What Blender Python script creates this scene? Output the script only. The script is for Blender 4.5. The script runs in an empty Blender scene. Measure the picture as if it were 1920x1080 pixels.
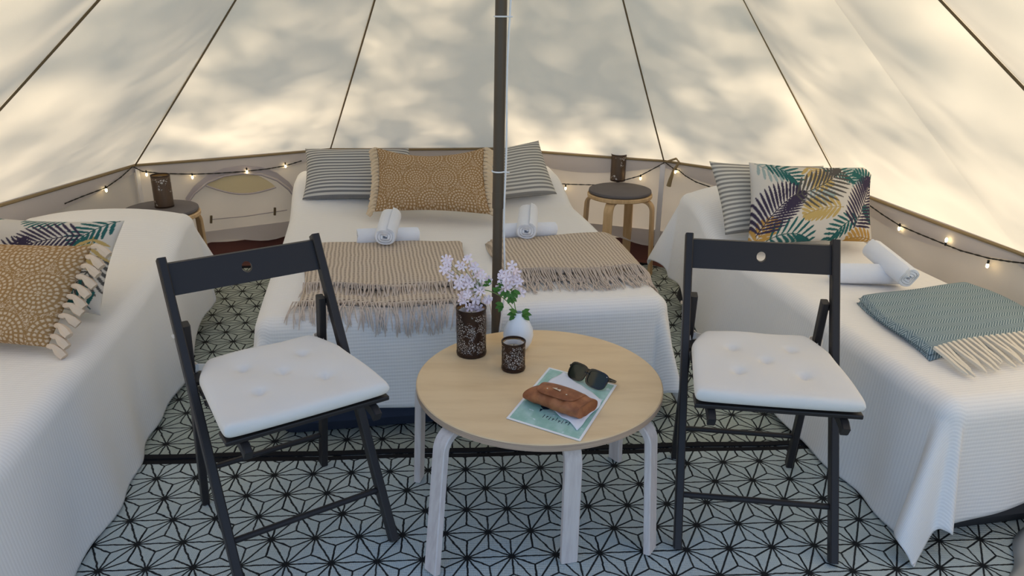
import bpy, bmesh, math, random
import numpy as np
from mathutils import Vector, Matrix
random.seed(7); np.random.seed(7)
D = bpy.data; SC = bpy.context.scene; COL = SC.collection
PI = math.pi

# ------------------------------------------------------------------ camera
FPX, PITCH, ROLL, CAMH = 1441.5, .358, -.012, 1.414
cam = D.cameras.new('camera'); co = D.objects.new('camera', cam); COL.objects.link(co)
cam.sensor_width = 36; cam.lens = FPX / 1920 * 36; cam.clip_start = .02
co.matrix_world = Matrix.Translation((0, 0, CAMH)) @ Matrix.Rotation(PI/2 - PITCH, 4, 'X') @ Matrix.Rotation(-ROLL, 4, 'Z')
SC.camera = co
SC.view_settings.view_transform = 'Standard'; SC.view_settings.look = 'None'
SC.view_settings.gamma = 1; SC.view_settings.use_curve_mapping = False
SC.view_settings.exposure = 0.98
# ------------------------------------------------------------------ sky and sun
w = D.worlds.new('sky'); SC.world = w; w.use_nodes = True
wn = w.node_tree.nodes; wl = w.node_tree.links
bg = wn['Background']; sky = wn.new('ShaderNodeTexSky'); sky.sky_type = 'HOSEK_WILKIE'
sky.turbidity = 3.0; sky.ground_albedo = .35; sky.sun_direction = (.12, .60, .79)
hs = wn.new('ShaderNodeHueSaturation'); hs.inputs['Saturation'].default_value = .8
wl.new(sky.outputs[0], hs.inputs['Color']); wl.new(hs.outputs[0], bg.inputs[0]); bg.inputs[1].default_value = 3.1
sun = D.lights.new('sun', 'SUN'); so = D.objects.new('sun', sun); COL.objects.link(so)
sun.energy = 3.6; sun.angle = math.radians(1.7); sun.color = (1, .92, .78)
SUND = Vector((.12, .60, .79)).normalized()
so.rotation_euler = SUND.to_track_quat('Z', 'Y').to_euler(); so.location = (1, 6, 9)

# ------------------------------------------------------------------ pixel to point helpers (used to measure the place)
def ray(X, Y):
    cr, sr = math.cos(ROLL), math.sin(ROLL); dx, dy = X-960, Y-540
    a = (cr*dx + sr*dy)/FPX; u = -(-sr*dx + cr*dy)/FPX
    c, s = math.cos(PITCH), math.sin(PITCH)
    return Vector((a, c + u*s, -s + u*c))
def onz(X, Y, z):
    d = ray(X, Y); t = (z-CAMH)/d.z; return Vector((d.x*t, d.y*t, z))
def ony(X, Y, y):
    d = ray(X, Y); t = y/d.y; return Vector((d.x*t, y, CAMH + d.z*t))
def onwall(X, Y, P, Q, off=.0):
    e = Vector((Q[0]-P[0], Q[1]-P[1], 0)); n = Vector((-e.y, e.x, 0)).normalized()
    p0 = Vector((P[0], P[1], 0))
    if n.dot(Vector((0, 2.2, 0)) - p0) < 0: n = -n
    p0 = p0 + n*off; o = Vector((0, 0, CAMH)); d = ray(X, Y)
    return o + d*((p0-o).dot(n)/d.dot(n))

# ------------------------------------------------------------------ materials
def newmat(name, col=(.8,.8,.8), rough=.7, metal=0, spec=.3):
    m = D.materials.new(name); m.use_nodes = True
    b = m.node_tree.nodes['Principled BSDF']
    b.inputs['Base Color'].default_value = (*col, 1); b.inputs['Roughness'].default_value = rough
    b.inputs['Metallic'].default_value = metal; b.inputs['Specular IOR Level'].default_value = spec
    return m
class G:
    """tiny node-graph writer"""
    def __init__(s, m): s.m = m; s.n = m.node_tree.nodes; s.l = m.node_tree.links; s.b = s.n.get('Principled BSDF')
    def node(s, t, **k):
        x = s.n.new(t)
        for a, v in k.items(): setattr(x, a, v)
        return x
    def put(s, sock, v):
        if isinstance(v, bpy.types.NodeSocket): s.l.new(v, sock)
        else:
            try: sock.default_value = v
            except Exception: sock.default_value = (*v, 1)
    def math(s, op, a, b=0., c=0., clamp=False):
        x = s.node('ShaderNodeMath', operation=op, use_clamp=clamp)
        s.put(x.inputs[0], a); s.put(x.inputs[1], b); s.put(x.inputs[2], c); return x.outputs[0]
    def step(s, v, a, b):
        x = s.node('ShaderNodeMapRange', interpolation_type='SMOOTHSTEP')
        s.put(x.inputs[0], v); x.inputs[1].default_value = a; x.inputs[2].default_value = b
        x.inputs[3].default_value = 0; x.inputs[4].default_value = 1; return x.outputs[0]
    def mix(s, f, a, b):
        x = s.node('ShaderNodeMix', data_type='RGBA'); s.put(x.inputs[0], f); s.put(x.inputs[6], a); s.put(x.inputs[7], b); return x.outputs[2]
    def coord(s, which='Object'): return s.node('ShaderNodeTexCoord').outputs[which]
    def xyz(s, v):
        x = s.node('ShaderNodeSeparateXYZ'); s.put(x.inputs[0], v); return x.outputs
    def noise(s, v, sc, det=3, rough=.5):
        x = s.node('ShaderNodeTexNoise'); s.put(x.inputs['Vector'], v); x.inputs['Scale'].default_value = sc
        x.inputs['Detail'].default_value = det; x.inputs['Roughness'].default_value = rough; return x.outputs[0]
    def scale(s, v, t):
        x = s.node('ShaderNodeVectorMath', operation='MULTIPLY'); s.put(x.inputs[0], v); x.inputs[1].default_value = t; return x.outputs[0]
    def bump(s, h, dist=.002, st=.5):
        x = s.node('ShaderNodeBump'); s.put(x.inputs['Height'], h); x.inputs['Distance'].default_value = dist
        x.inputs['Strength'].default_value = st; s.l.new(x.outputs[0], s.b.inputs['Normal'])
    def color(s, c): s.put(s.b.inputs['Base Color'], c)
def fabric(name, col, var=.06, weave=900, rough=.9, bump=.0008):
    m = newmat(name, col, rough, spec=.1); g = G(m); o = g.coord()
    n = g.noise(o, 9, 4); g.color(g.mix(n, tuple(c*(1-var) for c in col), tuple(min(1, c*(1+var)) for c in col)))
    g.bump(g.noise(o, weave, 2), bump, .5); return m
def wood(name, c1, c2, sc=(3, 60, 60), rough=.45):
    m = newmat(name, c1, rough, spec=.35); g = G(m); o = g.scale(g.coord(), sc)
    n = g.noise(o, 2.0, 5, .6); g.color(g.mix(g.step(n, .35, .7), c1, c2)); g.bump(n, .0004, .3); return m

def canvas_mat(name, col, trans):
    m = D.materials.new(name); m.use_nodes = True; g = G(m)
    out = g.n['Material Output']; g.n.remove(g.b)
    o = g.coord(); n = g.noise(o, 1.3, 5, .6); n2 = g.noise(o, 380, 2)
    c = g.mix(g.step(n, .35, .7), tuple(x*.94 for x in col), col)
    d = g.node('ShaderNodeBsdfDiffuse'); t = g.node('ShaderNodeBsdfTranslucent'); mx = g.node('ShaderNodeMixShader')
    g.put(d.inputs[0], c); g.put(t.inputs[0], c); mx.inputs[0].default_value = trans
    bp = g.node('ShaderNodeBump'); g.put(bp.inputs['Height'], g.math('ADD', n2, g.math('MULTIPLY', g.noise(o, 5, 3), 8)))
    bp.inputs['Distance'].default_value = .0012; bp.inputs['Strength'].default_value = .35
    g.l.new(bp.outputs[0], d.inputs['Normal'])
    g.l.new(d.outputs[0], mx.inputs[1]); g.l.new(t.outputs[0], mx.inputs[2]); g.l.new(mx.outputs[0], out.inputs[0]); return m

M = {}
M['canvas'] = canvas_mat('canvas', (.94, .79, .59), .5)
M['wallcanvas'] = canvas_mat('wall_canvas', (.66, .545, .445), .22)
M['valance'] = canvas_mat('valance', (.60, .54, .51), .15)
M['window'] = canvas_mat('lit_window_canvas', (.80, .70, .46), .5)  # yellow light coming through the window is put into this base colour
M['seam'] = fabric('seam', (.17, .125, .075))
M['eavepipe'] = fabric('eave_piping', (.27, .20, .11))
M['web'] = fabric('webbing', (.74, .70, .70))
M['archpipe'] = fabric('arch_piping', (.46, .40, .40))
M['bathtub'] = fabric('groundsheet_pvc', (.17, .07, .055), rough=.6)
M['grass'] = fabric('grass', (.15, .18, .09), .3, 40)
M['pole'] = newmat('pole_paint', (.085, .062, .042), .45, .0, .4)
M['white_plastic'] = newmat('white_plastic', (.82, .82, .84), .45)
M['cable'] = newmat('black_cable', (.015, .014, .012), .5)
M['cover'] = None
def cover_mat():
    m = newmat('white_bedspread', (.84, .84, .82), .95, spec=.05); g = G(m)
    uv = g.xyz(g.coord('UV')); o = g.coord()
    ribs = g.math('SINE', g.math('MULTIPLY', uv[1], 2*PI/.012))
    r2 = g.math('SINE', g.math('MULTIPLY', uv[0], 2*PI/.0085))
    h = g.math('ADD', g.math('MULTIPLY', ribs, .6), g.math('MULTIPLY', r2, .12))
    h = g.math('ADD', h, g.math('MULTIPLY', g.noise(o, 6, 3), 5))
    g.color(g.mix(g.step(ribs, -1, .2), (.835, .815, .805), (.885, .865, .85))); g.bump(h, .0009, .4); return m
M['cover'] = cover_mat()
M['mattress'] = fabric('navy_airbed', (.035, .045, .075), rough=.6)
M['mattress2'] = fabric('charcoal_airbed', (.06, .06, .065), rough=.7)
M['chair'] = newmat('charcoal_lacquer', (.026, .023, .024), .42, spec=.3)
g = G(M['chair']); g.bump(g.noise(g.scale(g.coord(), (20, 20, 200)), 3, 4), .0003, .4)
M['cushwhite'] = fabric('cream_cotton', (.80, .77, .73), .03)
M['towel'] = fabric('white_terry', (.82, .84, .90), .03, 500, bump=.003)
M['birchtop'] = wood('birch_veneer', (.80, .60, .36), (.72, .52, .30), (2.0, 9, 20), .4)
M['birchleg'] = wood('whitewashed_birch', (.74, .66, .62), (.64, .55, .52), (40, 40, 3))
M['birchedge'] = wood('plywood_edge', (.56, .41, .30), (.40, .28, .21), (4, 4, 400))
M['birchstool'] = wood('golden_birch', (.66, .45, .24), (.55, .35, .17), (30, 30, 3))
M['felt'] = fabric('grey_felt', (.155, .14, .14), .12)
M['ceramic'] = newmat('white_ceramic', (.80, .81, .83), .3, spec=.5)
M['wax'] = newmat('cream_wax', (.82, .72, .56), .5)
M['leaf'] = newmat('green_leaf', (.07, .19, .035), .5)
M['stem'] = newmat('green_stem', (.18, .28, .08), .6)
M['petal'] = newmat('pale_pink_petal', (.93, .80, .86), .7)
M['flowereye'] = newmat('deep_pink_centre', (.70, .22, .22), .6)
M['leather'] = newmat('tan_leather', (.30, .105, .04), .5, spec=.35)
g = G(M['leather']); o_ = g.coord(); g.color(g.mix(g.step(g.noise(o_, 30, 4), .35, .7), (.23, .075, .03), (.40, .15, .06))); g.bump(g.noise(o_, 120, 4), .0008, .6)
M['stitch'] = newmat('pale_stamp', (.72, .58, .42), .5)
M['lenscloth'] = fabric('white_lens_cloth', (.80, .82, .88), .03)
M['glassframe'] = newmat('black_acetate', (.012, .012, .010), .18, spec=.6)
M['lens'] = newmat('dark_green_lens', (.022, .028, .018), .16, spec=.5)
M['steel'] = newmat('steel', (.7, .7, .7), .3, .9)
M['bark'] = fabric('bark', (.12, .08, .05), .3, 30)
M['treeleaf'] = newmat('tree_leaf', (.06, .14, .03), .6)
M['bulb'] = newmat('warm_bulb', (1, .85, .5), .3)
b_ = M['bulb'].node_tree.nodes['Principled BSDF']; b_.inputs['Emission Color'].default_value = (1, .82, .42, 1); b_.inputs['Emission Strength'].default_value = 9
M['fringe'] = fabric('taupe_wool', (.54, .46, .41), .25, 300)
M['tassel'] = fabric('cream_wool', (.76, .69, .58), .08, 300)
M['tasselb'] = fabric('beige_tassel', (.66, .52, .36), .12, 300)
M['tasselo'] = fabric('cream_tassel', (.68, .55, .43), .1, 300)
M['rugborder'] = fabric('black_rug_edge', (.018, .018, .02), .2, 300)
def rug_mat(name, ox, oy, ang, tint):
    m = newmat(name, tint, .75, spec=.15); g = G(m); o = g.coord(); x, y, _ = g.xyz(o)
    nz = g.math('MULTIPLY', g.math('SUBTRACT', g.noise(o, 55, 2), .5), .006)
    c, s = math.cos(ang), math.sin(ang); A = .12
    X = g.math('ADD', g.math('ADD', g.math('MULTIPLY', x, c), g.math('MULTIPLY', y, s)), -(ox*c+oy*s))
    Y = g.math('ADD', g.math('ADD', g.math('MULTIPLY', x, -s), g.math('MULTIPLY', y, c)), ox*s-oy*c)
    X = g.math('ADD', X, nz); Y = g.math('ADD', Y, nz)
    # snapped to the weave so that lines step like knots
    X = g.math('SNAP', X, .0018)
    u = g.math('SUBTRACT', g.math('DIVIDE', X, A), g.math('DIVIDE', Y, A*math.sqrt(3)))
    v = g.math('DIVIDE', Y, A*math.sqrt(3)/2)
    fu = g.math('FLOORED_MODULO', u, 1.); fv = g.math('FLOORED_MODULO', v, 1.)
    sm = g.math('ADD', fu, fv); up = g.math('GREATER_THAN', sm, 1.)
    def sel(a, b): return g.math('ADD', g.math('MULTIPLY', up, b), g.math('MULTIPLY', g.math('SUBTRACT', 1., up), a))
    l1 = sel(fu, g.math('SUBTRACT', 1., fu)); l2 = sel(fv, g.math('SUBTRACT', 1., fv)); l3 = g.math('SUBTRACT', g.math('SUBTRACT', 1., l1), l2)
    lo = g.math('MINIMUM', g.math('MINIMUM', l1, l2), l3); hi = g.math('MAXIMUM', g.math('MAXIMUM', l1, l2), l3)
    mid = g.math('SUBTRACT', g.math('SUBTRACT', 1., lo), hi)
    de = g.math('MULTIPLY', lo, A*.866); dsp = g.math('MULTIPLY', g.math('SUBTRACT', mid, lo), A*.5)
    d = g.math('MINIMUM', de, dsp)
    star = g.math('MULTIPLY', g.math('SUBTRACT', 1., hi), A*.866)      # distance from a star centre
    line = g.math('SUBTRACT', 1., g.step(d, .0018, .0034)); dot = g.math('SUBTRACT', 1., g.step(star, .008, .013))
    ink = g.math('MAXIMUM', line, dot)
    base = g.mix(g.step(g.noise(o, 3, 4), .3, .7), tuple(t*.9 for t in tint), tint)
    weave = g.math('SINE', g.math('MULTIPLY', x, 2*PI/.005))
    base = g.mix(g.step(weave, -1, 0), tuple(t*.84 for t in tint), base)
    g.color(g.mix(ink, base, (.014, .016, .018)))
    g.bump(g.math('ADD', weave, g.math('SINE', g.math('MULTIPLY', y, 2*PI/.009))), .0009, .5); return m
M['rug_front'] = rug_mat('rug_front', -.142, 2.096, .071, (.57, .645, .645))
M['rug_back'] = rug_mat('rug_back', -.20, 2.30, .071, (.50, .555, .50))
def stripe_mat(name, n, c1, c2):
    m = newmat(name, c1, .9, spec=.08); g = G(m); uv = g.xyz(g.coord('UV'))
    s = g.math('SINE', g.math('MULTIPLY', uv[1], 2*PI*n)); no = g.noise(g.scale(g.coord('UV'), (30, 300, 1)), 3, 3)
    f = g.math('MULTIPLY', g.step(s, -.25, .3), g.math('ADD', .75, g.math('MULTIPLY', no, .35)), clamp=True)
    g.color(g.mix(f, c1, c2)); g.bump(g.noise(g.coord(), 700, 2), .001, .5); return m
M['stripe'] = stripe_mat('striped_linen', 17, (.60, .58, .54), (.17, .17, .18))
M['stripe2'] = stripe_mat('striped_linen_fine', 17, (.66, .63, .57), (.24, .23, .22))
def print_mat():
    m = newmat('printed_cotton', (.8, .8, .8), .9, spec=.08); g = G(m)
    a = g.node('ShaderNodeVertexColor', layer_name='print'); g.color(a.outputs[0]); g.bump(g.noise(g.coord(), 600, 2), .0012, .6); return m
M['print'] = print_mat()
def knit_mat():
    m = newmat('taupe_waffle_knit', (.5, .42, .34), .95, spec=.05); g = G(m); uv = g.xyz(g.coord('UV'))
    wob = g.math('MULTIPLY', g.math('SUBTRACT', g.noise(g.coord('UV'), 12, 2), .5), .012)
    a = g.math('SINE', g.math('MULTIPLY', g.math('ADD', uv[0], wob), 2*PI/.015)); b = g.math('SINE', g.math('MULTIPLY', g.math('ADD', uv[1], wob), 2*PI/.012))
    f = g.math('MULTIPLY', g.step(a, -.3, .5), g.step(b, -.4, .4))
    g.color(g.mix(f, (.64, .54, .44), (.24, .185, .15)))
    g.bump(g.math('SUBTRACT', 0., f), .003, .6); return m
M['knit'] = knit_mat()
def herring_mat():
    m = newmat('blue_grey_herringbone', (.2, .3, .35), .95, spec=.05); g = G(m); uv = g.xyz(g.coord('UV'))
    tri = g.math('PINGPONG', uv[1], .028); t = g.math('ADD', uv[0], g.math('MULTIPLY', tri, 1.0))
    no = g.noise(g.coord('UV'), 260, 3, .7)
    s = g.math('SINE', g.math('MULTIPLY', t, 2*PI/.0095)); f = g.step(g.math('ADD', s, g.math('MULTIPLY', g.math('SUBTRACT', no, .5), 2.2)), -.2, 1.1)
    g.color(g.mix(f, (.15, .215, .25), (.46, .54, .57))); g.bump(f, .0015, .5); return m
M['herring'] = herring_mat()
def pierced_mat(name, dens, col, open_):
    m = newmat(name, col, .4, .6, .4); g = G(m); out = g.n['Material Output']
    uv = g.coord('UV'); v = g.node('ShaderNodeTexVoronoi', feature='DISTANCE_TO_EDGE'); g.put(v.inputs['Vector'], uv); v.inputs['Scale'].default_value = dens
    n = g.noise(uv, dens*.12, 2); z = g.xyz(uv)[1]
    hole = g.math('MULTIPLY', g.step(v.outputs[0], .13, .18), g.step(n, .52-open_, .56-open_))
    zz = g.xyz(g.coord('Generated'))[2]
    hole = g.math('MULTIPLY', hole, g.math('MULTIPLY', g.step(zz, .07, .09), g.math('SUBTRACT', 1., g.step(zz, .90, .92))))
    tr = g.node('ShaderNodeBsdfTransparent'); mx = g.node('ShaderNodeMixShader'); g.put(mx.inputs[0], hole)
    g.l.new(g.b.outputs[0], mx.inputs[1]); g.l.new(tr.outputs[0], mx.inputs[2]); g.l.new(mx.outputs[0], out.inputs[0])
    gm = g.node('ShaderNodeNewGeometry'); g.color(g.mix(gm.outputs['Backfacing'], col, (.45, .27, .10))); return m
M['pierced'] = pierced_mat('pierced_bronze', 520, (.050, .028, .020), .12)
M['pierceddark'] = pierced_mat('pierced_dark_bronze', 260, (.13, .09, .065), .02)
M['holeback'] = newmat('added_pale_liner', (.78, .74, .70), .6)  # pale colour standing in for brightness behind the lantern holes
def leaflet_mat():
    m = newmat('leaflet_print', (.4, .6, .55), .35, spec=.4); g = G(m); uvv = g.coord('UV'); u, v, _ = g.xyz(uvv)
    bx = g.math('MINIMUM', g.math('MINIMUM', u, g.math('SUBTRACT', 1., u)), g.math('MULTIPLY', g.math('MINIMUM', v, g.math('SUBTRACT', 1., v)), 1.4))
    inside = g.step(bx, .028, .032)
    c = g.mix(g.step(g.noise(uvv, 5, 4), .4, .65), (.30, .53, .46), (.45, .66, .62))
    c = g.mix(g.step(g.noise(g.scale(uvv, (1, 2, 1)), 7, 3), .62, .68), c, (.62, .76, .78))
    g.color(g.mix(inside, (.86, .88, .90), c)); return m
M['leaflet'] = leaflet_mat(); M['ink'] = newmat('navy_ink', (.02, .03, .05), .6)
M['flap'] = canvas_mat('door_flap_canvas', (.62, .60, .57), .2)

# ------------------------------------------------------------------ mesh helpers
class MB:
    def __init__(s): s.v = []; s.f = []; s.uv = None; s.k = 0
    def add(s, vs, fs):
        b = len(s.v); s.v += [tuple(x) for x in vs]; s.f += [tuple(i+b for i in f) for f in fs]; return s
    def box(s, c, sz, rot=None):
        hx, hy, hz = sz[0]/2, sz[1]/2, sz[2]/2
        vs = [Vector((x*hx, y*hy, z*hz)) for x in (-1, 1) for y in (-1, 1) for z in (-1, 1)]
        if rot is not None: vs = [rot @ v for v in vs]
        return s.add([v+Vector(c) for v in vs], [(0,1,3,2),(4,6,7,5),(0,4,5,1),(2,3,7,6),(0,2,6,4),(1,5,7,3)])
    def tube(s, pts, r, n=8, caps=True):
        pts = [Vector(p) for p in pts]; N = len(pts); rs = r if hasattr(r, '__len__') else [r]*N
        t0 = (pts[1]-pts[0]).normalized(); a = t0.orthogonal().normalized(); vs = []
        for i, p in enumerate(pts):
            t = (pts[min(i+1, N-1)]-pts[max(i-1, 0)])
            t = t.normalized() if t.length > 1e-9 else t0
            a = (a - t*a.dot(t)); a = a.normalized() if a.length > 1e-6 else t.orthogonal().normalized(); b = t.cross(a)
            for k in range(n): vs.append(p + (a*math.cos(2*PI*k/n) + b*math.sin(2*PI*k/n))*rs[i])
        fs = [(i*n+k, i*n+(k+1) % n, (i+1)*n+(k+1) % n, (i+1)*n+k) for i in range(N-1) for k in range(n)]
        if caps: fs += [tuple(range(n-1, -1, -1)), tuple(range((N-1)*n, N*n))]
        return s.add(vs, fs)
    def sweep(s, pts, side, wd, th):
        """rectangular band along pts; side = constant width direction"""
        pts = [Vector(p) for p in pts]; side = Vector(side).normalized(); vs = []; N = len(pts); c = min(wd, th)*.14
        for i, p in enumerate(pts):
            t = (pts[min(i+1, N-1)]-pts[max(i-1, 0)]).normalized(); n = t.cross(side).normalized()
            a, b = wd/2, th/2
            for x, y in ((-a, -b+c), (-a+c, -b), (a-c, -b), (a, -b+c), (a, b-c), (a-c, b), (-a+c, b), (-a, b-c)): vs.append(p + side*x + n*y)
        m = 8
        fs = [(i*m+k, i*m+(k+1) % m, (i+1)*m+(k+1) % m, (i+1)*m+k) for i in range(N-1) for k in range(m)]
        fs += [tuple(range(m-1, -1, -1)), tuple(range((N-1)*m, N*m))]
        return s.add(vs, fs)
    def lathe(s, prof, c=(0, 0, 0), n=40):
        vs = []
        for r, z in prof:
            for k in range(n): vs.append((c[0]+r*math.cos(2*PI*k/n), c[1]+r*math.sin(2*PI*k/n), c[2]+z))
        fs = [(i*n+k, i*n+(k+1) % n, (i+1)*n+(k+1) % n, (i+1)*n+k) for i in range(len(prof)-1) for k in range(n)]
        if 1e-6 < prof[0][0] < .003: fs.append(tuple(range(n-1, -1, -1)))
        if 1e-6 < prof[-1][0] < .003: fs.append(tuple(range((len(prof)-1)*n, len(prof)*n)))
        return s.add(vs, fs)
    def build(s, name, m, parent=None, smooth=True, uv=None, loc=None, bevel=0):
        me = D.meshes.new(name); me.from_pydata(s.v, [], s.f); me.update()
        if m: me.materials.append(m)
        if uv is not None:
            L = me.uv_layers.new(name='UVMap'); idx = np.empty(len(me.loops), dtype=np.int32); me.loops.foreach_get('vertex_index', idx)
            L.data.foreach_set('uv', np.asarray(uv, dtype=np.float32)[idx].ravel())
        if smooth: me.polygons.foreach_set('use_smooth', [True]*len(me.polygons)); me.set_sharp_from_angle(angle=math.radians(40))
        o = D.objects.new(name, me); COL.objects.link(o)
        if parent: o.parent = parent
        if loc is not None: o.location = loc
        if bevel:
            md = o.modifiers.new('bevel', 'BEVEL'); md.width = bevel; md.segments = 2; md.limit_method = 'ANGLE'
        return o
def gridmesh(name, P, uv, m, parent=None, close=False, colors=None, smooth=True):
    """P: (ny, nx, 3) array"""
    ny, nx = P.shape[:2]; me = D.meshes.new(name)
    idx = np.arange(nx*ny).reshape(ny, nx)
    q = np.stack([idx[:-1, :-1], idx[:-1, 1:], idx[1:, 1:], idx[1:, :-1]], -1).reshape(-1, 4)
    me.from_pydata(P.reshape(-1, 3).tolist(), [], q.tolist()); me.materials.append(m)
    if uv is not None:
        L = me.uv_layers.new(name='UVMap'); L.data.foreach_set('uv', uv.reshape(-1, 2)[q.ravel()].astype(np.float32).ravel())
    if colors is not None:
        c = me.color_attributes.new('print', 'FLOAT_COLOR', 'POINT')
        rgba = np.concatenate([colors.reshape(-1, 3), np.ones((nx*ny, 1))], 1).astype(np.float32); c.data.foreach_set('color', rgba.ravel())
    if smooth: me.polygons.foreach_set('use_smooth', [True]*len(me.polygons))
    o = D.objects.new(name, me); COL.objects.link(o)
    if parent: o.parent = parent
    return o
def empty(name, loc=(0, 0, 0), rz=0):
    o = D.objects.new(name, None); COL.objects.link(o); o.location = loc; o.rotation_euler.z = rz; o.empty_display_size = .1; return o
def tag(o, label, cat, group=None):
    o['label'] = label; o['category'] = cat
    if group: o['group'] = group
    return o
def struct(o): o['kind'] = 'structure'; return o
def bez(p0, p1, p2, n=12):
    p0, p1, p2 = Vector(p0), Vector(p1), Vector(p2)
    return [p0*(1-t)**2 + p1*2*t*(1-t) + p2*t*t for t in [i/(n-1) for i in range(n)]]
def smooth01(x): x = np.clip(x, 0, 1); return x*x*(3-2*x)

# ------------------------------------------------------------------ setting: the bell tent
APEX = Vector((-.03, 2.4, 2.5)); EZ = .6
RING = [(-2.05, .45), (-2.28, 1.5), (-2.25, 2.60), (-1.961, 3.932), (-1.066, 4.453), (-.091, 4.543),
        (.832, 4.219), (1.584, 3.645), (1.80, 2.62), (1.95, 1.75), (1.90, .55)]
mb = MB(); mb.add([(-30, -25, -.03), (30, -25, -.03), (30, 35, -.03), (-30, 35, -.03)], [(0, 1, 2, 3)])
struct(mb.build('ground', M['grass'], smooth=False))
fl = MB(); FR = RING+[(.9, .25), (-.9, .25)]; n = len(FR); fl.add([(x, y, 0) for x, y in FR] + [(x, y, -.012) for x, y in FR],
    [tuple(range(n-1, -1, -1)), tuple(range(n, 2*n))] + [(i, (i+1) % n, n+(i+1) % n, n+i) for i in range(n)])
struct(fl.build('floor', M['bathtub'], smooth=False))
ceil = struct(empty('ceiling', APEX))
NA, NT = 14, 22
for i in range(len(RING)-1):
    p, q = Vector((*RING[i], EZ)), Vector((*RING[i+1], EZ)); P = np.zeros((NT, NA, 3)); UV = np.zeros((NT, NA, 2))
    nrm = (q-p).cross(APEX-p).normalized()
    if nrm.z > 0: nrm = -nrm
    for a in range(NA):
        for t in range(NT):
            s, h = a/(NA-1), t/(NT-1)
            v = p.lerp(q, s).lerp(APEX, h*.985)
            sag = .045*math.sin(PI*s)*math.sin(PI*min(1, h*1.0)) * (q-p).length + .02*math.sin(PI*h)
            wr = .006*math.sin(9*s+5*h+i)*math.sin(PI*s)*math.sin(PI*h)
            v = v + nrm*(sag+wr) - APEX; P[t, a] = v; UV[t, a] = (s, h)
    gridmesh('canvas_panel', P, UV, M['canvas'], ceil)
for i, c in enumerate(RING):
    if i in (0, 8, 10): continue      # plain overlapped join, no dark tape
    p = Vector((*c, EZ)); pts = []
    r = .0038 if i != 7 else .0028
    for t in range(14):
        h = t/13; v = p.lerp(APEX, h*.985); v.z -= .02*math.sin(PI*h) + .008; v = v + (Vector((0, 2.4, 0))-Vector((v.x, v.y, 0)))*.004
        pts.append(v-APEX)
    MB().tube(pts, r, 6).build('seam', M['seam'] if i != 7 else M['eavepipe'], ceil)
# open doorway behind the camera: only the top of the front panel, above head height
names = {0: 'wall_front_left', 1: 'wall_near_left', 2: 'wall_left', 3: 'wall_back_left', 4: 'wall_back', 5: 'wall_back_right',
         6: 'wall_far_right', 7: 'wall_right', 8: 'wall_near_right', 9: 'wall_front_right'}
walls = {}
for i in range(len(RING)-1):
    p, q = Vector((*RING[i], 0)), Vector((*RING[i+1], 0)); L = (q-p).length; nx = 24; nz = 10; P = np.zeros((nz, nx, 3)); UV = np.zeros((nz, nx, 2))
    nin = Vector((-(q-p).y, (q-p).x, 0)).normalized()
    if nin.dot(Vector((0, 2.3, 0))-p) < 0: nin = -nin
    for a in range(nx):
        for k in range(nz):
            s, z = a/(nx-1), k/(nz-1)
            v = p.lerp(q, s); rip = .006*math.sin(s*17+i)*math.sin(PI*z)*math.sin(PI*s) - .01*math.sin(PI*z)*math.sin(PI*s)
            v = v + nin*rip; P[k, a] = (v.x, v.y, .005+z*(EZ-.005)); UV[k, a] = (s*L, z)
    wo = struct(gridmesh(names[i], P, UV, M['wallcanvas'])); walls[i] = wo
    # reddish brown groundsheet turned up at the foot of the wall
    mb = MB(); vs = []; N = 24
    for a in range(N):
        s = a/(N-1); v = p.lerp(q, s); hh = .135 + .012*math.sin(s*11+i*2)
        for off, z in ((.055, .004), (.03, .02), (.016, .07), (.012, hh), (.006, hh)): w_ = v + nin*off; vs.append((w_.x, w_.y, z))
    fs = [(a*5+k, (a+1)*5+k, (a+1)*5+k+1, a*5+k+1) for a in range(N-1) for k in range(4)]
    mb.add(vs, fs).build('groundsheet_skirt', M['bathtub'], wo)
    if i in (3, 5, 6):
        mb = MB(); vs = []
        for a in range(N):
            s = a/(N-1); v = p.lerp(q, s); hh = .128+.02*math.sin(s*13+i)
            for off, z in ((.030, hh), (.022, hh+.012), (.014, .20)): w_ = v + nin*off; vs.append((w_.x, w_.y, z))
        mb.add(vs, [(a*3+k, (a+1)*3+k, (a+1)*3+k+1, a*3+k+1) for a in range(N-1) for k in range(2)]).build('mud_flap', M['valance'], wo)
    # valance under the eave and the piping
    mb = MB(); vs = []
    for a in range(N):
        s = a/(N-1); v = p.lerp(q, s); d = .035 + .07*math.sin(PI*s)
        for off, z in ((.006, EZ), (.013, EZ-.02), (.016, EZ-d)): w_ = v + nin*off; vs.append((w_.x, w_.y, z))
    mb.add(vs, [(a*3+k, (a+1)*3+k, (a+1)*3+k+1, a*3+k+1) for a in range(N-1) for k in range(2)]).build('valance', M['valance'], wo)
    pts = [p.lerp(q, a/9) + nin*.012 + Vector((0, 0, EZ-.004-.004*math.sin(PI*a/9))) for a in range(10)]
    MB().tube(pts, .007, 6).build('eave_piping', M['eavepipe'], wo)
    if i in (2, 5):
        c = q
        c2 = c + (Vector((0, 2.4, 0))-c).normalized()*.028
        if True:
            sd = (q-p).normalized(); pts = [c2 + Vector((0, 0, z)) for z in (EZ-.02, .4, .2, .03)]
            MB().sweep(pts, sd, .028, .003).build('webbing_strap', M['web'], wo)
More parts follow.
